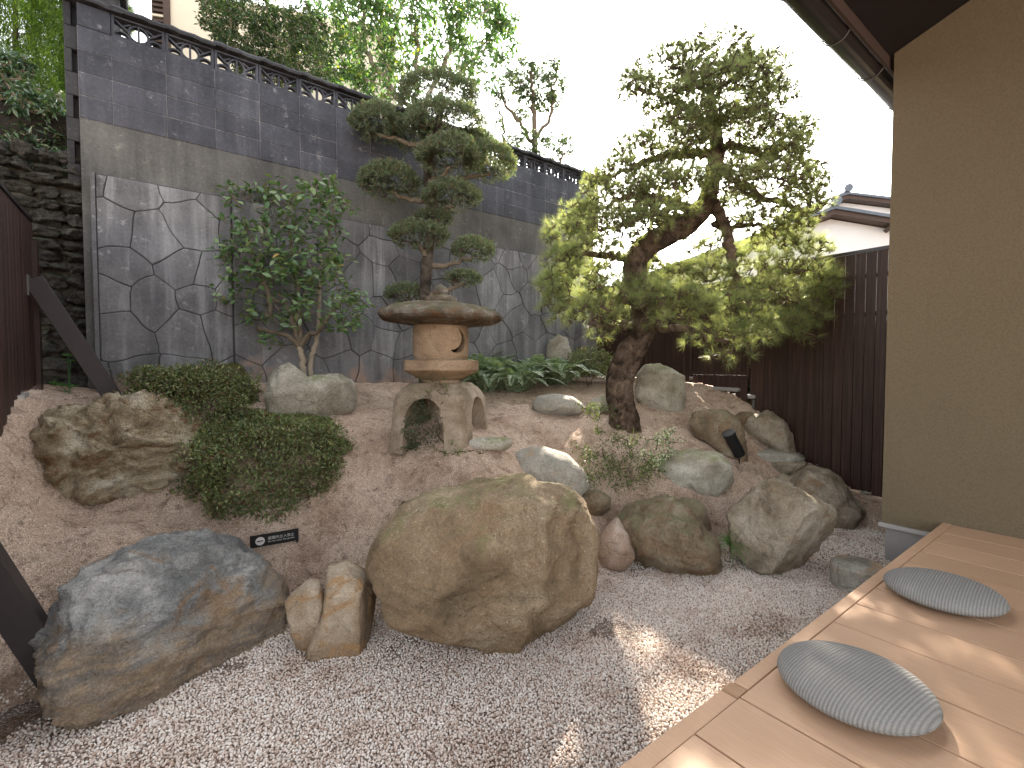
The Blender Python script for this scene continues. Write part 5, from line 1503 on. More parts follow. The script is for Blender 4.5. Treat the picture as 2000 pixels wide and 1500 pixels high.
# ================================================================== camellia
CB = on_v(592, 722, 5.25); DC = float((CB - EYE) @ FW); kc = DC / FPX
CP = lambda x, y, dd=0.0: at_d(x, y, DC + dd)
cam_t = empty('camellia_tree', (CB[0], CB[1], float(gz(CB[0], CB[1]))), 'small glossy leaved camellia with pale forking stems against the stone patterned wall', 'tree')
stems = [([(592, 740, 0), (590, 700, 0), (585, 678, 0)], 6.5, 5.5), ([(606, 740, .05), (607, 700, .05), (618, 668, .05), (622, 610, .1), (625, 540, .1), (628, 470, .1)], 5.5, 2.5),
         ([(585, 678, 0), (560, 655, -.05), (515, 645, -.1), (500, 640, -.1)], 5, 2), ([(586, 676, 0), (575, 640, 0), (560, 600, 0), (530, 580, 0)], 5, 3), ([(530, 620, 0), (522, 570, 0), (505, 520, 0), (480, 460, 0), (465, 400, 0)], 5, 2),
         ([(585, 678, 0), (600, 655, 0), (625, 645, -.05), (645, 615, -.1), (670, 590, -.1)], 5, 2), ([(586, 670, 0), (584, 620, .1), (580, 560, .1), (570, 480, .1), (560, 420, .1)], 5, 2), ([(628, 480, .1), (650, 430, .1), (650, 390, .1)], 3, 2)]
sd = []; rg = np.random.default_rng(12)
for pts, r0, r1 in stems:
    P = smoothpath([CP(*p) for p in pts], 6, 0.006, rg)
    Acc().tube(P, np.linspace(r0, r1, len(P)) * kc, 10).build('stem', m_pale if r0 > 5 else m_smooth, cam_t, True); sd.append(P)
sd = np.concatenate(sd)
cl = [(450, 440, 45, 45), (480, 380, 55, 28), (555, 385, 60, 38), (620, 380, 55, 38), (660, 400, 40, 30), (470, 500, 60, 45), (540, 460, 60, 50), (620, 460, 55, 45), (440, 560, 35, 30), (500, 560, 55, 40), (570, 540, 50, 45), (650, 500, 35, 40),
      (640, 570, 60, 40), (690, 600, 30, 38), (660, 620, 45, 28), (500, 610, 40, 22), (565, 620, 28, 25), (525, 665, 18, 12), (590, 600, 35, 30), (430, 480, 30, 30), (610, 540, 50, 30), (520, 510, 50, 30)]
Pl = []
for (x, y, rx, ry) in cl:
    n = int(rx * ry * 0.019) + 6
    a_ = rg.uniform(0, 6.28, n); r_ = np.sqrt(rg.random(n))
    for i in range(n): Pl.append(CP(x + rx * r_[i] * math.cos(a_[i]), y + ry * r_[i] * math.sin(a_[i]), rg.uniform(-.38, .25)))
Pl = np.array(Pl)
t_ = Tri(); connect(Pl, sd, rg, t_, 0.0018, 0.004, 0.25, 5); t_.build('twigs', m_smooth, cam_t)
m = 3; N_ = len(Pl) * m
LP = np.repeat(Pl, m, 0) + rg.normal(size=(N_, 3)) * 0.022
LA = unit(rg.normal(size=(N_, 3)) * np.array([1, 1, 0.5]) + np.array([0, 0, -0.15])); LN = unit(rg.normal(size=(N_, 3)) * 0.45 + np.array([0, 0, 1.0]) - np.array([FW[0], FW[1], 0]) * 0.35)
LL = rg.uniform(0.065, 0.098, N_)
m_cml = leaf_mat('camellia_leaf', [(0.0, (0.07, 0.14, 0.055)), (0.5, (0.12, 0.21, 0.085)), (0.9, (0.20, 0.28, 0.12)), (0.985, (0.16, 0.20, 0.06)), (1.0, (0.45, 0.25, 0.05))], 0.2, 0.25, 0.7, per='object')
def leafshape(L=1.0, W=0.48):
    ys = [0, .18, .42, .68, .88, 1.0]; ws = [0.02, .30, .5, .42, .2, 0.0]
    V = []; F = []
    for y, w_ in zip(ys, ws):
        c = -0.10 * (y - 0.2) ** 2
        V += [(-w_ * W * 2 * .5, y, c + w_ * 0.16), (0, y, c), (w_ * W * 2 * .5, y, c + w_ * 0.16)]
    for i in range(5):
        b = i * 3; F += [[b, b + 1, b + 4, b + 3], [b + 1, b + 2, b + 5, b + 4]]
    return np.array(V, float) * L, F
lv_, lf_ = leafshape()
leafme = fast('leaf', lv_, lf_, True); leafme.materials.append(m_cml)
order = np.argsort((LP - EYE) @ FW)[:300]
isn = np.zeros(N_, bool); isn[order] = True
for i in order:
    A = LA[i]; S = unit(np.cross(A, LN[i])); U = np.cross(S, A)
    o = bpy.data.objects.new('leaf', leafme); COL.objects.link(o); o.parent = cam_t
    M4 = Matrix(((S[0], A[0], U[0], 0), (S[1], A[1], U[1], 0), (S[2], A[2], U[2], 0), (0, 0, 0, 1)))
    o.matrix_local = Matrix.Translation(Vector(LP[i].tolist()) - cam_t.location) @ M4 @ Matrix.Scale(float(LL[i]), 4)
rest = np.where(~isn)[0]
VS = []; FS = []
lvb = np.array(lv_)
S = unit(np.cross(LA[rest], LN[rest])); U = np.cross(S, LA[rest])
VV_ = LP[rest][:, None] + LL[rest][:, None, None] * (S[:, None] * lvb[None, :, :1] + LA[rest][:, None] * lvb[None, :, 1:2] + U[:, None] * lvb[None, :, 2:3])
FF = (np.arange(len(rest))[:, None, None] * len(lvb) + np.array(lf_)[None]).reshape(-1, 4)
m_cml2 = leaf_mat('camellia_foliage', [(0.0, (0.07, 0.14, 0.055)), (0.5, (0.12, 0.21, 0.085)), (0.9, (0.20, 0.28, 0.12)), (1.0, (0.16, 0.20, 0.06))], 0.2, 0.25, 0.7)
o = link('foliage', fast('foliage', rel(VV_.reshape(-1, 3), cam_t), FF, True), m_cml2, cam_t); o['kind'] = 'stuff'

# ================================================================== clipped bushes
def bush(name, label, cat, c, rx, ry, rz, nl, Ls, mat, seed, bumpy=0.18, twigs=160, Wr=0.5, squash=3.0, skirt=-0.15, axisdir=None, group=None, hole=0.0):
    rg = np.random.default_rng(seed); t = empty(name, c, label, cat, group)
    c = np.array(c, float); f = np.array([c[0], c[1], 0]); f /= np.linalg.norm(f); r = np.array([f[1], -f[0], 0])
    d = unit(rg.normal(size=(nl, 3))); d[:, 2] = np.where(d[:, 2] < skirt, -d[:, 2] * rg.uniform(0, 1, nl), d[:, 2])
    e = (np.abs(d[:, 0]) ** squash + np.abs(d[:, 1]) ** squash + np.abs(d[:, 2]) ** squash) ** (-1 / squash)
    nb = fbm(d * 2.0 + seed, 3) * bumpy
    dens = fbm(d * 3.5 + seed * 2, 3)
    rad = (1 - np.abs(rg.normal(size=nl)) * 0.13 + nb + (rg.random(nl) < 0.05) * rg.uniform(0.04, 0.16, nl)) * e
    keep = dens > -0.9 + hole
    off = (r * (d[:, :1] * rx) + f * (d[:, 1:2] * ry)); off[:, 2] += d[:, 2] * rz
    P = (c + off * rad[:, None])[keep]; d = d[keep]; off = off[keep]
    P[:, 2] = np.maximum(P[:, 2], gz(P[:, 0], P[:, 1]) + 0.01)
    n = len(P)
    A = unit(unit(off) * 0.55 + rg.normal(size=(n, 3)) * 0.8 + np.array([0, 0, 0.35]))
    N = unit(rg.normal(size=(n, 3)) * 0.6 + np.array([0, 0, 1.0]) + unit(off) * 0.6)
    L = rg.uniform(0.7, 1.2, n) * Ls
    a = Tri(); V, F = blades(P, A, N, L, L * Wr, 0.18, 0.3); a.add(V, F); a.build('foliage', mat, t)
    if twigs:
        tw = Tri(); ix = rg.choice(n, min(n, twigs), False)
        b0 = np.stack([c + np.array([x_ * rx * 0.12, y_ * ry * 0.12, -rz * 0.15]) for x_, y_ in rg.normal(size=(6, 2))])
        b0[:, 2] = gz(b0[:, 0], b0[:, 1]) - 0.02
        tips = c + (P[ix] - c) * rg.uniform(0.75, 1.02, len(ix))[:, None]
        connect(tips, b0, rg, tw, 0.0012, 0.004, 0.25, 5); tw.build('twigs', m_twig, t)
    return t
m_az = leaf_mat('azalea_leaf', [(0.0, (0.13, 0.07, 0.045)), (0.16, (0.18, 0.11, 0.06)), (0.2, (0.09, 0.13, 0.05)), (0.6, (0.16, 0.205, 0.08)), (0.88, (0.25, 0.285, 0.12)), (1.0, (0.38, 0.38, 0.18))], 0.25, 0.42, 0.45)
m_az2 = leaf_mat('azalea_leaf_light', [(0.0, (0.10, 0.06, 0.03)), (0.1, (0.12, 0.09, 0.04)), (0.15, (0.06, 0.10, 0.03)), (0.6, (0.11, 0.16, 0.05)), (1.0, (0.25, 0.28, 0.10))], 0.35, 0.4, 0.45)
p = drop(530, 1012); kb = m_per_px(p)
f_ = np.array([p[0], p[1], 0]); f_ /= np.linalg.norm(f_)
bush('clipped_bush', 'larger clipped azalea bush with flattened dome, in front behind the small black sign', 'bush', p + f_ * 0.36 + np.array([0, 0, 0.31]), 0.55, 0.40, 0.40, 25000, 0.030, m_az, 31, squash=2.4, twigs=420, skirt=-0.75, bumpy=0.34)
p = drop(372, 858)
bush('clipped_bush', 'rear clipped azalea bush half hidden behind the craggy yellowish boulder', 'bush', p + f_ * 0.32 + np.array([-0.02, 0, 0.25]), 0.47, 0.40, 0.36, 17000, 0.031, m_az, 32, squash=2.4, twigs=300, skirt=-0.75, bumpy=0.34)
# looser greener shoots standing on the bushes
def blade_tuft(name, label, cat, pos, n, L, W, mat, seed, spread=0.6, droop=0.8, k=6, group=None, parent=None):
    """narrow arching leaves made of k segments"""
    rg = np.random.default_rng(seed); pos = np.array(pos, float)
    t = parent or empty(name, pos, label, cat, group); a = Tri()
    az_ = rg.uniform(0, 6.28, n); l = L * rg.uniform(0.6, 1.1, n); sp_ = np.abs(rg.normal(size=n)) * spread
    V = np.zeros((n, k + 1, 2, 3)); s = np.linspace(0, 1, k + 1)
    for i in range(k + 1):
        q = s[i]; rr_ = l * (sp_ * q + droop * sp_ * q * q * 0.6); zz = l * (q - droop * 0.75 * q * q * np.clip(sp_ + 0.25, 0, 1.4))
        c = np.stack([np.cos(az_) * rr_, np.sin(az_) * rr_, zz], 1) + rg.normal(size=(n, 3)) * 0 + pos
        w_ = W * (1 - q ** 2.5) * (0.6 + 0.8 * min(q * 2, 1) * 0.5)
        sd_ = np.stack([-np.sin(az_), np.cos(az_), np.zeros(n)], 1) * w_ / 2
        V[:, i, 0] = c - sd_; V[:, i, 1] = c + sd_
    F = []
    for i in range(k): F += [[2 * i, 2 * i + 1, 2 * i + 3], [2 * i, 2 * i + 3, 2 * i + 2]]
    F = (np.arange(n)[:, None, None] * (2 * (k + 1)) + np.array(F)[None]).reshape(-1, 3)
    a.add(V.reshape(-1, 3) + np.repeat(rg.normal(size=(n, 3)) * np.array([.012, .012, 0]), 2 * (k + 1), 0), F); a.build('blades', mat, t)
    return t
m_grass = leaf_mat('fresh_grass', [(0.0, (0.05, 0.14, 0.02)), (1.0, (0.12, 0.26, 0.04))], 0.4, 0.4, 0.4)
blade_tuft('grass_tuft', 'bright green drooping fine leaved grass tuft between the orange footed and angular tan boulders', 'grass tuft', drop(1430, 1100) + np.array([0, 0, 0.14]), 420, 0.19, 0.003, m_grass, 41, 0.55, 1.5)
blade_tuft('grass_tuft', 'little upright bright green tuft in front of the lantern legs', 'grass tuft', drop(882, 880), 60, 0.13, 0.006, m_grass, 42, 0.3, 0.4)

# ferns
m_fern = leaf_mat('fern_leaf', [(0.0, (0.18, 0.26, 0.16)), (0.5, (0.28, 0.37, 0.24)), (0.92, (0.42, 0.49, 0.35)), (1.0, (0.28, 0.26, 0.08))], 0.25, 0.35, 0.55)
def fern(label, px, py, seed, n=16, L=0.36, dz=0.0):
    rg = np.random.default_rng(seed); b = drop(px, py) + np.array([0, 0, dz]); t = empty('fern', b, label, 'fern', 'ferns in front of the wall'); fr_ = Tri()
    for i in range(n):
        a_ = rg.uniform(0, 6.28); l = L * rg.uniform(0.7, 1.15); q = np.linspace(0, 1, 25)[1:]; sp_ = rg.uniform(0.6, 1.1)
        h = np.array([math.cos(a_), math.sin(a_), 0]); b_ = b + np.array([rg.normal() * .09, rg.normal() * .07, -0.02]); b_[2] = float(gz(b_[0], b_[1])) + dz
        c = b_ + h * (l * sp_ * q)[:, None]; c[:, 2] += l * (1.25 * q - 1.05 * q * q * sp_)
        T = unit(np.gradient(c, axis=0)); S = unit(np.cross(T, [0, 0, 1.0])); ln = l * 0.15 * np.sin(np.clip(q * 0.9 + 0.1, 0, 1) * math.pi) ** 0.7
        for sgn in (-1, 1):
            A = unit(S * sgn + T * 0.5 + np.array([0, 0, -0.25])); V, F = blades(c, A, np.cross(T, S) * 1.0 + rg.normal(size=c.shape) * .15, ln, l * 0.036, 0.1, 0.4); fr_.add(V, F)
    fr_.build('fronds', m_fern, t); return t
for i, (px, py, lb) in enumerate(((960, 762, 'fern nearest the lantern platform at the left end of the fern bed'), (1010, 765, 'broad silvery fern at the front middle of the fern bed'), (1050, 748, 'fern growing just left of the upright pale stone'),
                                  (990, 735, 'fern at the back of the bed touching the patterned wall'), (1045, 718, 'tall fern behind the upright pale stone, close to the wall'), (1095, 752, 'fern at the foot of the upright pale stone'),
                                  (935, 745, 'small dark fern half hidden behind the lantern legs'))):
    fern(lb, px, py, 60 + i, 64, 0.60 if i < 3 else 0.64)
p = drop(1165, 760)
bush('shrub', 'dark leafy shrub between the fern bed and the pine trunk', 'shrub', p + np.array([0.1, 0.2, 0.2]), 0.42, 0.35, 0.36, 4500, 0.035, m_az, 33, squash=2, twigs=120, bumpy=0.3)
p = drop(1020, 705)
# sprigs and small plants
def sprig(name, label, cat, base, tips, seed, mat, L=0.022, nper=16, r=0.035, stem=m_twig, Wr=0.5, parent=None):
    rg = np.random.default_rng(seed); base = np.array(base, float); t = parent or empty(name, base, label, cat); tips = np.array(tips, float)
    tw = Tri(); connect(tips, np.array([base]), rg, tw, 0.0014, 0.0038, 0.2, 6); tw.build('stems', stem, t)
    P = np.repeat(tips, nper, 0) + rg.normal(size=(len(tips) * nper, 3)) * r
    A = unit(rg.normal(size=P.shape) + np.array([0, 0, 0.4])); N = unit(rg.normal(size=P.shape) * 0.6 + np.array([0, 0, 1]))
    a = Tri(); V, F = blades(P, A, N, L * rg.uniform(0.7, 1.2, len(P)), L * Wr, 0.15, 0.2); a.add(V, F); a.build('leaves', mat, t); return t
def tips_px(pts, d, sd_=0.06, rep=1, seed=0):
    rg = np.random.default_rng(seed); out = []
    for (x, y, s) in pts:
        for k_ in range(rep): out.append(at_d(x + rg.normal() * s, y + rg.normal() * s * 0.7, d + rg.normal() * sd_))
    return out
m_white_leaf = leaf_mat('white_edged_leaf', [(0.0, (0.10, 0.18, 0.05)), (0.45, (0.16, 0.26, 0.09)), (0.55, (0.62, 0.65, 0.5)), (1.0, (0.8, 0.8, 0.68))], 0.3, 0.3, 0.5)
b = drop(1182, 900); dB = float((b - EYE) @ FW)
sprig('azalea_sprout', 'thin single azalea sprout with a leafy crown rising left of the pine trunk', 'sprout', b, tips_px([(1168, 792, 12), (1150, 800, 8), (1182, 805, 8), (1165, 815, 8), (1172, 840, 6)], dB, 0.04, 5, 1), 71, m_az2, 0.026, 16, 0.02)
b = drop(1205, 945); dB = float((b - EYE) @ FW)
sprig('azalea_shrub', 'loose low azalea shrub with many thin stems beside the grey oval boulder', 'shrub', b, tips_px([(1150, 890, 16), (1175, 920, 20), (1205, 900, 18), (1215, 860, 14), (1230, 900, 20), (1190, 945, 22), (1240, 935, 20), (1160, 935, 14), (1265, 925, 12)], dB, 0.10, 11, 2), 72, m_az2, 0.026, 26, 0.035)
b = drop(1285, 925); dB = float((b - EYE) @ FW)
sprig('variegated_sprig', 'sprig of white edged leaves standing behind the dimpled tan grey boulder', 'plant', b, tips_px([(1290, 862, 12), (1305, 850, 8), (1280, 885, 12), (1300, 890, 10), (1278, 905, 8)], dB, 0.04, 8, 3), 73, m_white_leaf, 0.03, 14, 0.025)
b = drop(820, 878); dB = float((b - EYE) @ FW)
m_dkl = leaf_mat('small_dark_leaf', [(0.0, (0.03, 0.06, 0.03)), (0.7, (0.06, 0.10, 0.05)), (1.0, (0.11, 0.16, 0.07))], 0.25, 0.35, 0.5)
sprig('ground_shrub', 'small dark leaved shrub growing up the left front leg of the lantern', 'shrub', b, tips_px([(800, 840, 16), (825, 815, 14), (830, 850, 18), (800, 865, 14), (850, 865, 14), (820, 790, 8)], dB, 0.06, 9, 4), 74, m_dkl, 0.024, 24, 0.03)
b2 = LC + np.array([0, 0, 0.1])
dL = float((LC - EYE) @ FW) - 0.36
b = drop(870, 868)
sprig('creeping_vine', 'thin vine with small leaves climbing over the arch of the lantern legs', 'vine', b, tips_px([(860, 750, 8), (873, 770, 8), (845, 738, 6), (868, 740, 8), (820, 735, 8), (850, 800, 6), (838, 770, 5)], dL, 0.015, 5, 5), 75, m_az2, 0.018, 6, 0.015)
b = drop(905, 885)
sprig('ground_cover_sprig', 'low scrap of green creeper on the sand just in front of the lantern', 'creeper', b, [b + np.array([x_, y_, 0.015]) for x_, y_ in np.random.default_rng(4).normal(size=(26, 2)) * np.array([0.10, 0.07])], 76, m_az2, 0.018, 7, 0.018)
# butterbur by the rubble wall
m_big = leaf_mat('broad_leaf', [(0.0, (0.06, 0.16, 0.05)), (1.0, (0.10, 0.22, 0.07))], 0.35, 0.4, 0.4)
b = drop(128, 768); dB = float((b - EYE) @ FW)
t = empty('butterbur_plant', b, 'low plant with round bright green leaves beside the brace at the rubble wall', 'plant')
for i, (x, y, r_) in enumerate(((118, 752, .05), (140, 755, .045), (132, 694, .035), (138, 705, .03), (105, 748, .035))):
    c = at_d(x, y, dB + 0.02 * i); th = np.linspace(0.3, 6.0, 18)
    V = [c] + [c + RT * r_ * math.cos(q) * (1 + .08 * math.sin(5 * q)) + np.array([FW[0], FW[1], 0]) * r_ * math.sin(q) * 0.8 + np.array([0, 0, 0.015 * math.cos(3 * q) + r_ * 0.15]) for q in th]
    a = Acc(); a.add(V, [[0, j, j + 1] for j in range(1, 18)]); a.build('leaf', m_big, t, True)
    Acc().tube(smoothpath([b + np.array([.01 * i, 0, -0.02]), (b + c) / 2 + np.array([0.01, 0, 0.01]), c], 4), 0.003, 6).build('stalk', m_big, t)

# ================================================================== trees and hedges beyond the walls
def leafy_tree(name, label, cat, base, stems, clumps, D, seed, mat, L, Wr, nleaf, bark, r0=0.05, spread=0.35, tuft=1, group=None, droop=0.3, tips=70, ddr=0.6):
    rg = np.random.default_rng(seed); t = empty(name, base, label, cat, group); kq = D / FPX; sd_ = []
    for pts, ra, rb_ in stems:
        P = smoothpath([at_d(x, y, D + dd) for x, y, dd in pts], 6, 0.02, rg); Acc().tube(P, np.linspace(ra, rb_, len(P)) * kq, 8).build('trunk' if ra > 5 else 'limb', bark, t, True); sd_.append(P)
    sd_ = np.concatenate(sd_) if sd_ else np.array([base]); Ps = []
    for (x, y, rx, ry) in clumps:
        n = int(tips * rx * ry / 2500) + 6; d = unit(rg.normal(size=(n, 3))) * rg.uniform(0.3, 1.0, (n, 1)) ** 0.5
        o_ = RT * d[:, :1] * rx * kq + np.array([FW[0], FW[1], 0]) * d[:, 1:2] * min(rx * kq, ddr * 1.3); o_[:, 2] += d[:, 2] * ry * kq
        Ps.append(at_d(x, y, D + rg.normal() * ddr * 0.4) + o_)
    Ps = np.concatenate(Ps); tw = Tri(); connect(Ps, sd_, rg, tw, 0.003, 0.009, 0.3, 5); tw.build('branches', bark, t)
    m_ = nleaf; P = np.repeat(Ps, m_, 0) + rg.normal(size=(len(Ps) * m_, 3)) * spread * L
    A = unit(rg.normal(size=P.shape) * np.array([1, 1, .6]) + np.array([0, 0, -droop])); N = unit(rg.normal(size=P.shape) * 0.5 + np.array([0, 0, 1.0]))
    l = L * rg.uniform(0.7, 1.2, len(P)); a = Tri(); V, F = blades(P, A, N, l, l * Wr, 0.12, 0.4); a.add(V, F); a.build('crown', mat, t); return t
m_ev = leaf_mat('evergreen_leaf', [(0.0, (0.03, 0.06, 0.025)), (0.6, (0.055, 0.10, 0.04)), (0.95, (0.11, 0.16, 0.06)), (1.0, (0.2, 0.22, 0.07))], 0.35, 0.35, 0.5)
m_long = leaf_mat('long_drooping_leaf', [(0.0, (0.05, 0.10, 0.04)), (0.6, (0.08, 0.145, 0.06)), (0.93, (0.13, 0.19, 0.075)), (1.0, (0.40, 0.36, 0.05))], 0.4, 0.35, 0.5, (1.6, 2.0, 0.8))
m_cyp = leaf_mat('cypress_frond', [(0.0, (0.04, 0.085, 0.015)), (0.5, (0.085, 0.15, 0.025)), (1.0, (0.18, 0.25, 0.05))], 0.45, 0.5, 0.3, (2.0, 2.2, 0.6))
m_glo = leaf_mat('glossy_leaf', [(0.0, (0.04, 0.085, 0.045)), (0.6, (0.07, 0.13, 0.07)), (1.0, (0.14, 0.20, 0.09))], 0.25, 0.22, 0.7)
g0 = lambda x, D: (at_d(x, 400, D)[0], at_d(x, 400, D)[1], 3.95)
leafy_tree('evergreen_tree', 'dense dark evergreen spreading over the block wall in front of the cream house', 'tree', g0(530, 8.2), [([(530, 260, 0), (515, 160, 0), (480, 90, 0), (440, 20, 0)], 6, 2), ([(520, 180, 0), (560, 110, 0), (590, 60, .1)], 4, 2), ([(450, 90, 0), (430, 40, 0)], 3, 2)],
           [(540, 110, 60, 55), (590, 120, 50, 45), (470, 70, 55, 50), (500, 30, 70, 40), (560, 55, 60, 40), (430, 30, 40, 45), (600, 60, 40, 40), (560, 140, 60, 25), (480, 115, 40, 25), (410, -20, 40, 35)], 8.2, 81, m_ev, 0.075, 0.4, 14, m_pale, tips=110)
leafy_tree('long_leaved_tree', 'tall tree with many pale stems and long hanging leaves behind the block wall', 'tree', g0(780, 9.0),
           [([(790, 240, 0), (770, 180, 0), (725, 120, 0), (712, 60, 0), (708, -20, 0)], 7, 3), ([(760, 240, .3), (762, 160, .3), (768, 80, .3), (790, -10, .3)], 6, 3), ([(815, 240, .1), (812, 150, .1), (815, 70, .1), (805, -10, .1)], 6, 3),
            ([(830, 200, .2), (870, 120, .2), (880, 60, .2), (860, -10, .2)], 5, 3), ([(690, 200, .4), (700, 120, .4), (680, 50, .4), (655, -10, .4)], 5, 3), ([(870, 180, .1), (930, 110, .1), (960, 60, .1)], 4, 2)],
           [(640, 30, 50, 45), (700, 30, 60, 50), (650, 110, 50, 50), (720, 110, 60, 50), (780, 40, 60, 50), (860, 30, 60, 50), (930, 50, 60, 50), (980, 80, 35, 45), (800, 120, 60, 45), (880, 110, 60, 40), (940, 135, 50, 35), (680, 165, 45, 30), (750, 170, 60, 28), (990, 30, 30, 30), (640, 160, 30, 30), (920, 0, 60, 30), (760, -10, 80, 30)],
           9.0, 82, m_long, 0.135, 0.32, 11, m_pale, tips=48, spread=0.5, droop=0.4)
leafy_tree('round_crowned_tree', 'open round crowned tree standing alone against the white sky above the wall', 'tree', g0(1045, 10.5),
           [([(1040, 360, 0), (1046, 290, 0), (1042, 230, 0), (1040, 180, 0), (1035, 140, 0)], 7, 3), ([(1046, 270, 0), (1075, 230, 0), (1080, 180, 0), (1085, 150, 0)], 4, 2), ([(1044, 290, 0), (1015, 240, 0), (985, 200, 0), (980, 170, 0)], 4, 2), ([(980, 300, .3), (985, 250, .3), (975, 215, .3)], 3, 2), ([(1085, 340, 0), (1100, 300, 0)], 3, 2)],
           [(1020, 140, 35, 30), (1060, 135, 38, 25), (1085, 165, 28, 32), (1050, 175, 45, 28), (1000, 170, 38, 25), (1030, 205, 40, 20), (1080, 205, 25, 16), (1015, 225, 15, 12), (975, 240, 12, 10), (1030, 285, 50, 20), (1085, 270, 32, 14), (1060, 300, 45, 18), (1105, 285, 20, 16), (1000, 275, 22, 12), (970, 195, 14, 12)],
           10.5, 83, m_ev, 0.085, 0.36, 12, m_smooth, tips=150, ddr=0.5)
leafy_tree('roadside_bush', 'low greenery peeping over the far end of the block wall beside the pine', 'bush', g0(1150, 12.0), [], [(1150, 340, 25, 14), (1105, 330, 20, 12), (1180, 350, 20, 12)], 12.0, 84, m_ev, 0.09, 0.4, 10, m_smooth, tips=260)
leafy_tree('added_dapple_tree', 'airy tree added behind the pine crown, outside the fence corner, to soften sun patches', 'tree', (8.6, 6.7, -0.01), [([(1262, 760, 0), (1258, 600, 0), (1268, 480, 0), (1272, 400, 0)], 6, 3), ([(1266, 520, 0), (1300, 450, 0), (1325, 400, 0)], 3, 2)],
           [(1255, 430, 60, 45), (1310, 410, 50, 45), (1270, 370, 60, 40), (1330, 460, 45, 35)], 10.4, 88, m_ev, 0.09, 0.4, 9, m_smooth, tips=34, ddr=0.8)  # sparse tree added to break up the sunlight falling on the gravel
leafy_tree('glossy_shrub', 'glossy leaved shrub drooping over the top of the rubble wall at the left edge', 'shrub', (-1.3, 6.3, 3.2), [([(-30, 400, 0), (20, 330, 0), (60, 300, 0)], 4, 2), ([(-40, 300, 0), (0, 240, 0), (60, 200, 0)], 4, 2)],
           [(20, 190, 45, 40), (60, 250, 55, 40), (30, 300, 60, 40), (95, 280, 40, 40), (110, 320, 42, 18), (20, 130, 40, 35), (-30, 250, 50, 60), (75, 200, 40, 30), (60, 330, 50, 15)], 4.5, 85, m_glo, 0.072, 0.36, 12, m_pale, tips=75, droop=0.6, ddr=0.3)
leafy_tree('leafy_hedge', 'dense mixed leafy hedge on the bank above the rubble wall, under the cypresses', 'hedge', (-1.5, 6.2, 3.3), [],
           [(10, 330, 60, 25), (70, 335, 60, 22), (130, 335, 40, 20), (20, 270, 60, 40), (90, 280, 60, 35), (140, 290, 30, 35), (30, 210, 60, 40), (110, 220, 45, 40), (-40, 280, 50, 70), (-30, 180, 50, 60)], 4.7, 86, m_ev, 0.06, 0.4, 14, m_smooth, tips=90, droop=0.4, ddr=0.25)
# hedge added outside the board fence as a backing, to dim its bright gaps
t = empty('gap_backing_hedge', (7.6, 3.0, 0.0), 'green hedge added outside the board fence to dim the narrow gaps between boards', 'hedge')
Acc().box(7.45, 7.95, -1.0, 6.6, -0.01, 2.15).build('inner_mass', m_earth, t)
rg = np.random.default_rng(87); n = 9000
P = np.column_stack([7.45 - np.abs(rg.normal(size=n)) * 0.06, rg.uniform(-1, 6.6, n), rg.uniform(0.0, 2.25, n)]); A = unit(rg.normal(size=(n, 3)) + np.array([-0.8, 0, 0.2]))
a = Tri(); V, F = blades(P, A, rg.normal(size=(n, 3)), 0.07, 0.035, 0.15, 0.2); a.add(V, F); a.build('foliage', m_ev, t)
def cypress(label, x, D, ytop, ybot, rx, seed, n):
    rg = np.random.default_rng(seed); base = g0(x, D); t = empty('cypress_tree', base, label, 'tree', 'cypresses beyond the left end of the wall')
    kq = D / FPX; Acc().tube([base, at_d(x, ytop + 30, D)], [0.07, 0.02], 8).build('trunk', m_bark, t)
    h = rg.random(n); y = ytop + (ybot - ytop) * h; a_ = rg.uniform(0, 6.28, n); rr_ = rx * kq * np.clip(0.35 + 1.0 * h ** 0.6, 0, 1.2) * (1 - np.abs(rg.normal(size=n)) * 0.16)
    dirv = RT * np.cos(a_)[:, None] + np.array([FW[0], FW[1], 0]) * np.sin(a_)[:, None]
    q = np.stack([np.cos(a_) * 2.2, np.sin(a_) * 2.2, y / 60], 1); rr_ *= 1 + 0.35 * fbm(q + seed, 3)
    zc = at_d(x, 0, D)[2] + (-y) * kq
    C = np.array(at_d(x, 0, D)); P = np.stack([C[0] + dirv[:, 0] * rr_, C[1] + dirv[:, 1] * rr_, zc], 1)
    m_ = 9; P = np.repeat(P, m_, 0) + rg.normal(size=(n * m_, 3)) * 0.03; dv = np.repeat(dirv, m_, 0)
    A = unit(dv * 0.6 + rg.normal(size=P.shape) * 0.45 + np.array([0, 0, 0.75])); l = rg.uniform(0.05, 0.10, len(P))
    a = Tri(); V, F = blades(P, A, dv + rg.normal(size=P.shape) * .4, l, 0.012, 0.1, 0.2); a.add(V, F); a.build('crown', m_cyp, t)
cypress('bright green cypress filling the corner left of the wall end, nearest the frame edge', 30, 7.4, -120, 330, 75, 91, 5200)
cypress('darker green cypress tucked directly against the left end of the block wall', 120, 8.0, -90, 400, 58, 92, 4200)
cypress('cypress top showing behind the small block pier', 215, 9.5, -60, 60, 26, 93, 800)
cypress('tiny pointed cypress tip far beyond the wall coping', 250, 16.0, 18, 60, 8, 94, 160)
t_hz = None

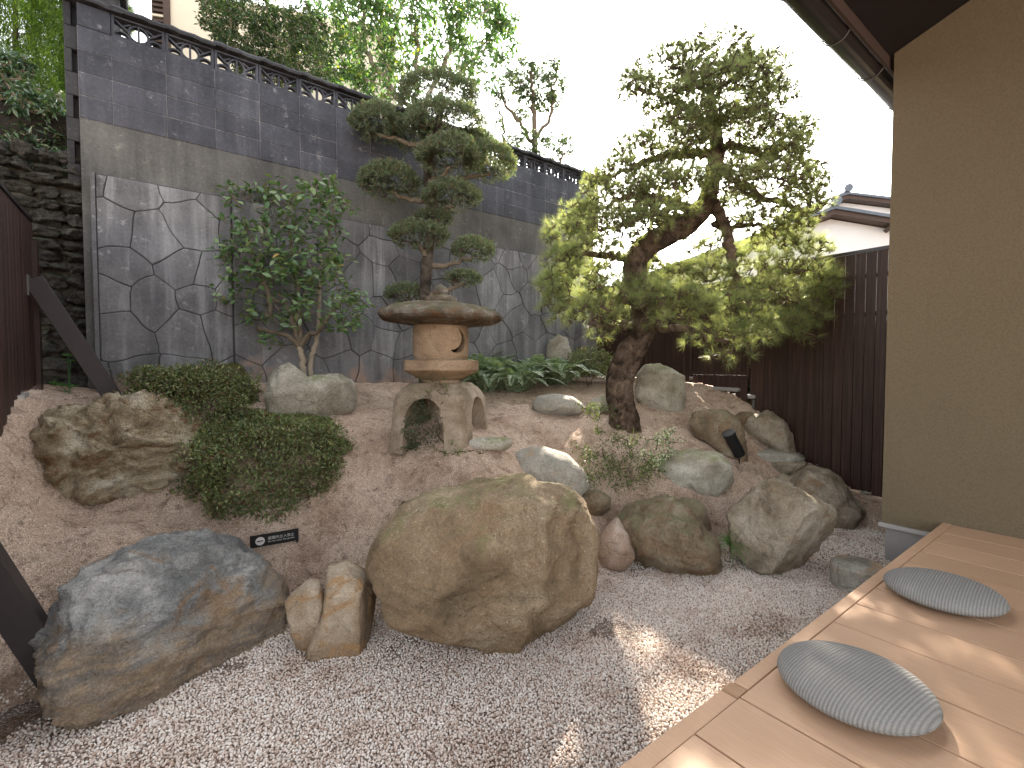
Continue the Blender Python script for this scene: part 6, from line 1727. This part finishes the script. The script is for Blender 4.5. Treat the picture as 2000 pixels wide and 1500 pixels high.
# ================================================================== litter on the mound
rg = np.random.default_rng(55); n = 8200
ctr = np.array([[4.4, 2.5], [3.9, 2.3], [4.0, 3.0], [5.6, 2.0], [0.2, 3.5], [1.2, 3.2], [3.0, 2.6], [-0.2, 2.6]])
ci = rg.integers(0, len(ctr), n); uv = ctr[ci] + rg.normal(size=(n, 2)) * np.array([0.5, 0.4])
uv[:, 0] = np.clip(uv[:, 0], -0.7, 5.9); uv[:, 1] = np.clip(uv[:, 1], 1.2, 5.4)
zz = gz(uv[:, 0], uv[:, 1]); P = np.column_stack([uv, zz + 0.005]); a_ = rg.uniform(0, 6.28, n)
A = np.column_stack([np.cos(a_), np.sin(a_), rg.normal(size=n) * 0.15])
lt = Tri(); V, F = blades(P, A, np.tile([0, 0, 1.0], (n, 1)), rg.uniform(0.015, 0.05, n), rg.uniform(0.0018, 0.0055, n), 0.1, -0.1); lt.add(V, F)
n2 = 1100; uv = np.column_stack([rg.uniform(-0.7, 5.8, n2), rg.uniform(1.3, 5.5, n2)]); zz = gz(uv[:, 0], uv[:, 1]); P = np.column_stack([uv, zz + 0.006]); a_ = rg.uniform(0, 6.28, n2)
V, F = blades(P, np.column_stack([np.cos(a_), np.sin(a_), rg.normal(size=n2) * 0.2]), rg.normal(size=(n2, 3)) * .3 + np.array([0, 0, 1.0]), rg.uniform(0.015, 0.035, n2), rg.uniform(0.008, 0.014, n2), 0.2, 0.3); lt.add(V, F)
o = lt.build('leaf_litter', leaf_mat('dry_litter', [(0.0, (0.06, 0.035, 0.02)), (0.6, (0.16, 0.085, 0.05)), (1.0, (0.28, 0.18, 0.11))], 0.1, 0.8, 0.2), None)
tag(o, 'dry brown pine needles and leaf scraps scattered over the sandy mound', 'leaf litter', kind='stuff')
for o_ in SC.objects:
    if o_.name.split('.')[0] in ('twigs', 'branches', 'stems'): o_['kind'] = 'stuff'
    if len(str(o_.get('label', '')).split()) > 16: print('LONG', o_.name, o_['label'])
tri = sum(len(m_.polygons) for m_ in bpy.data.meshes); print('polys', tri)
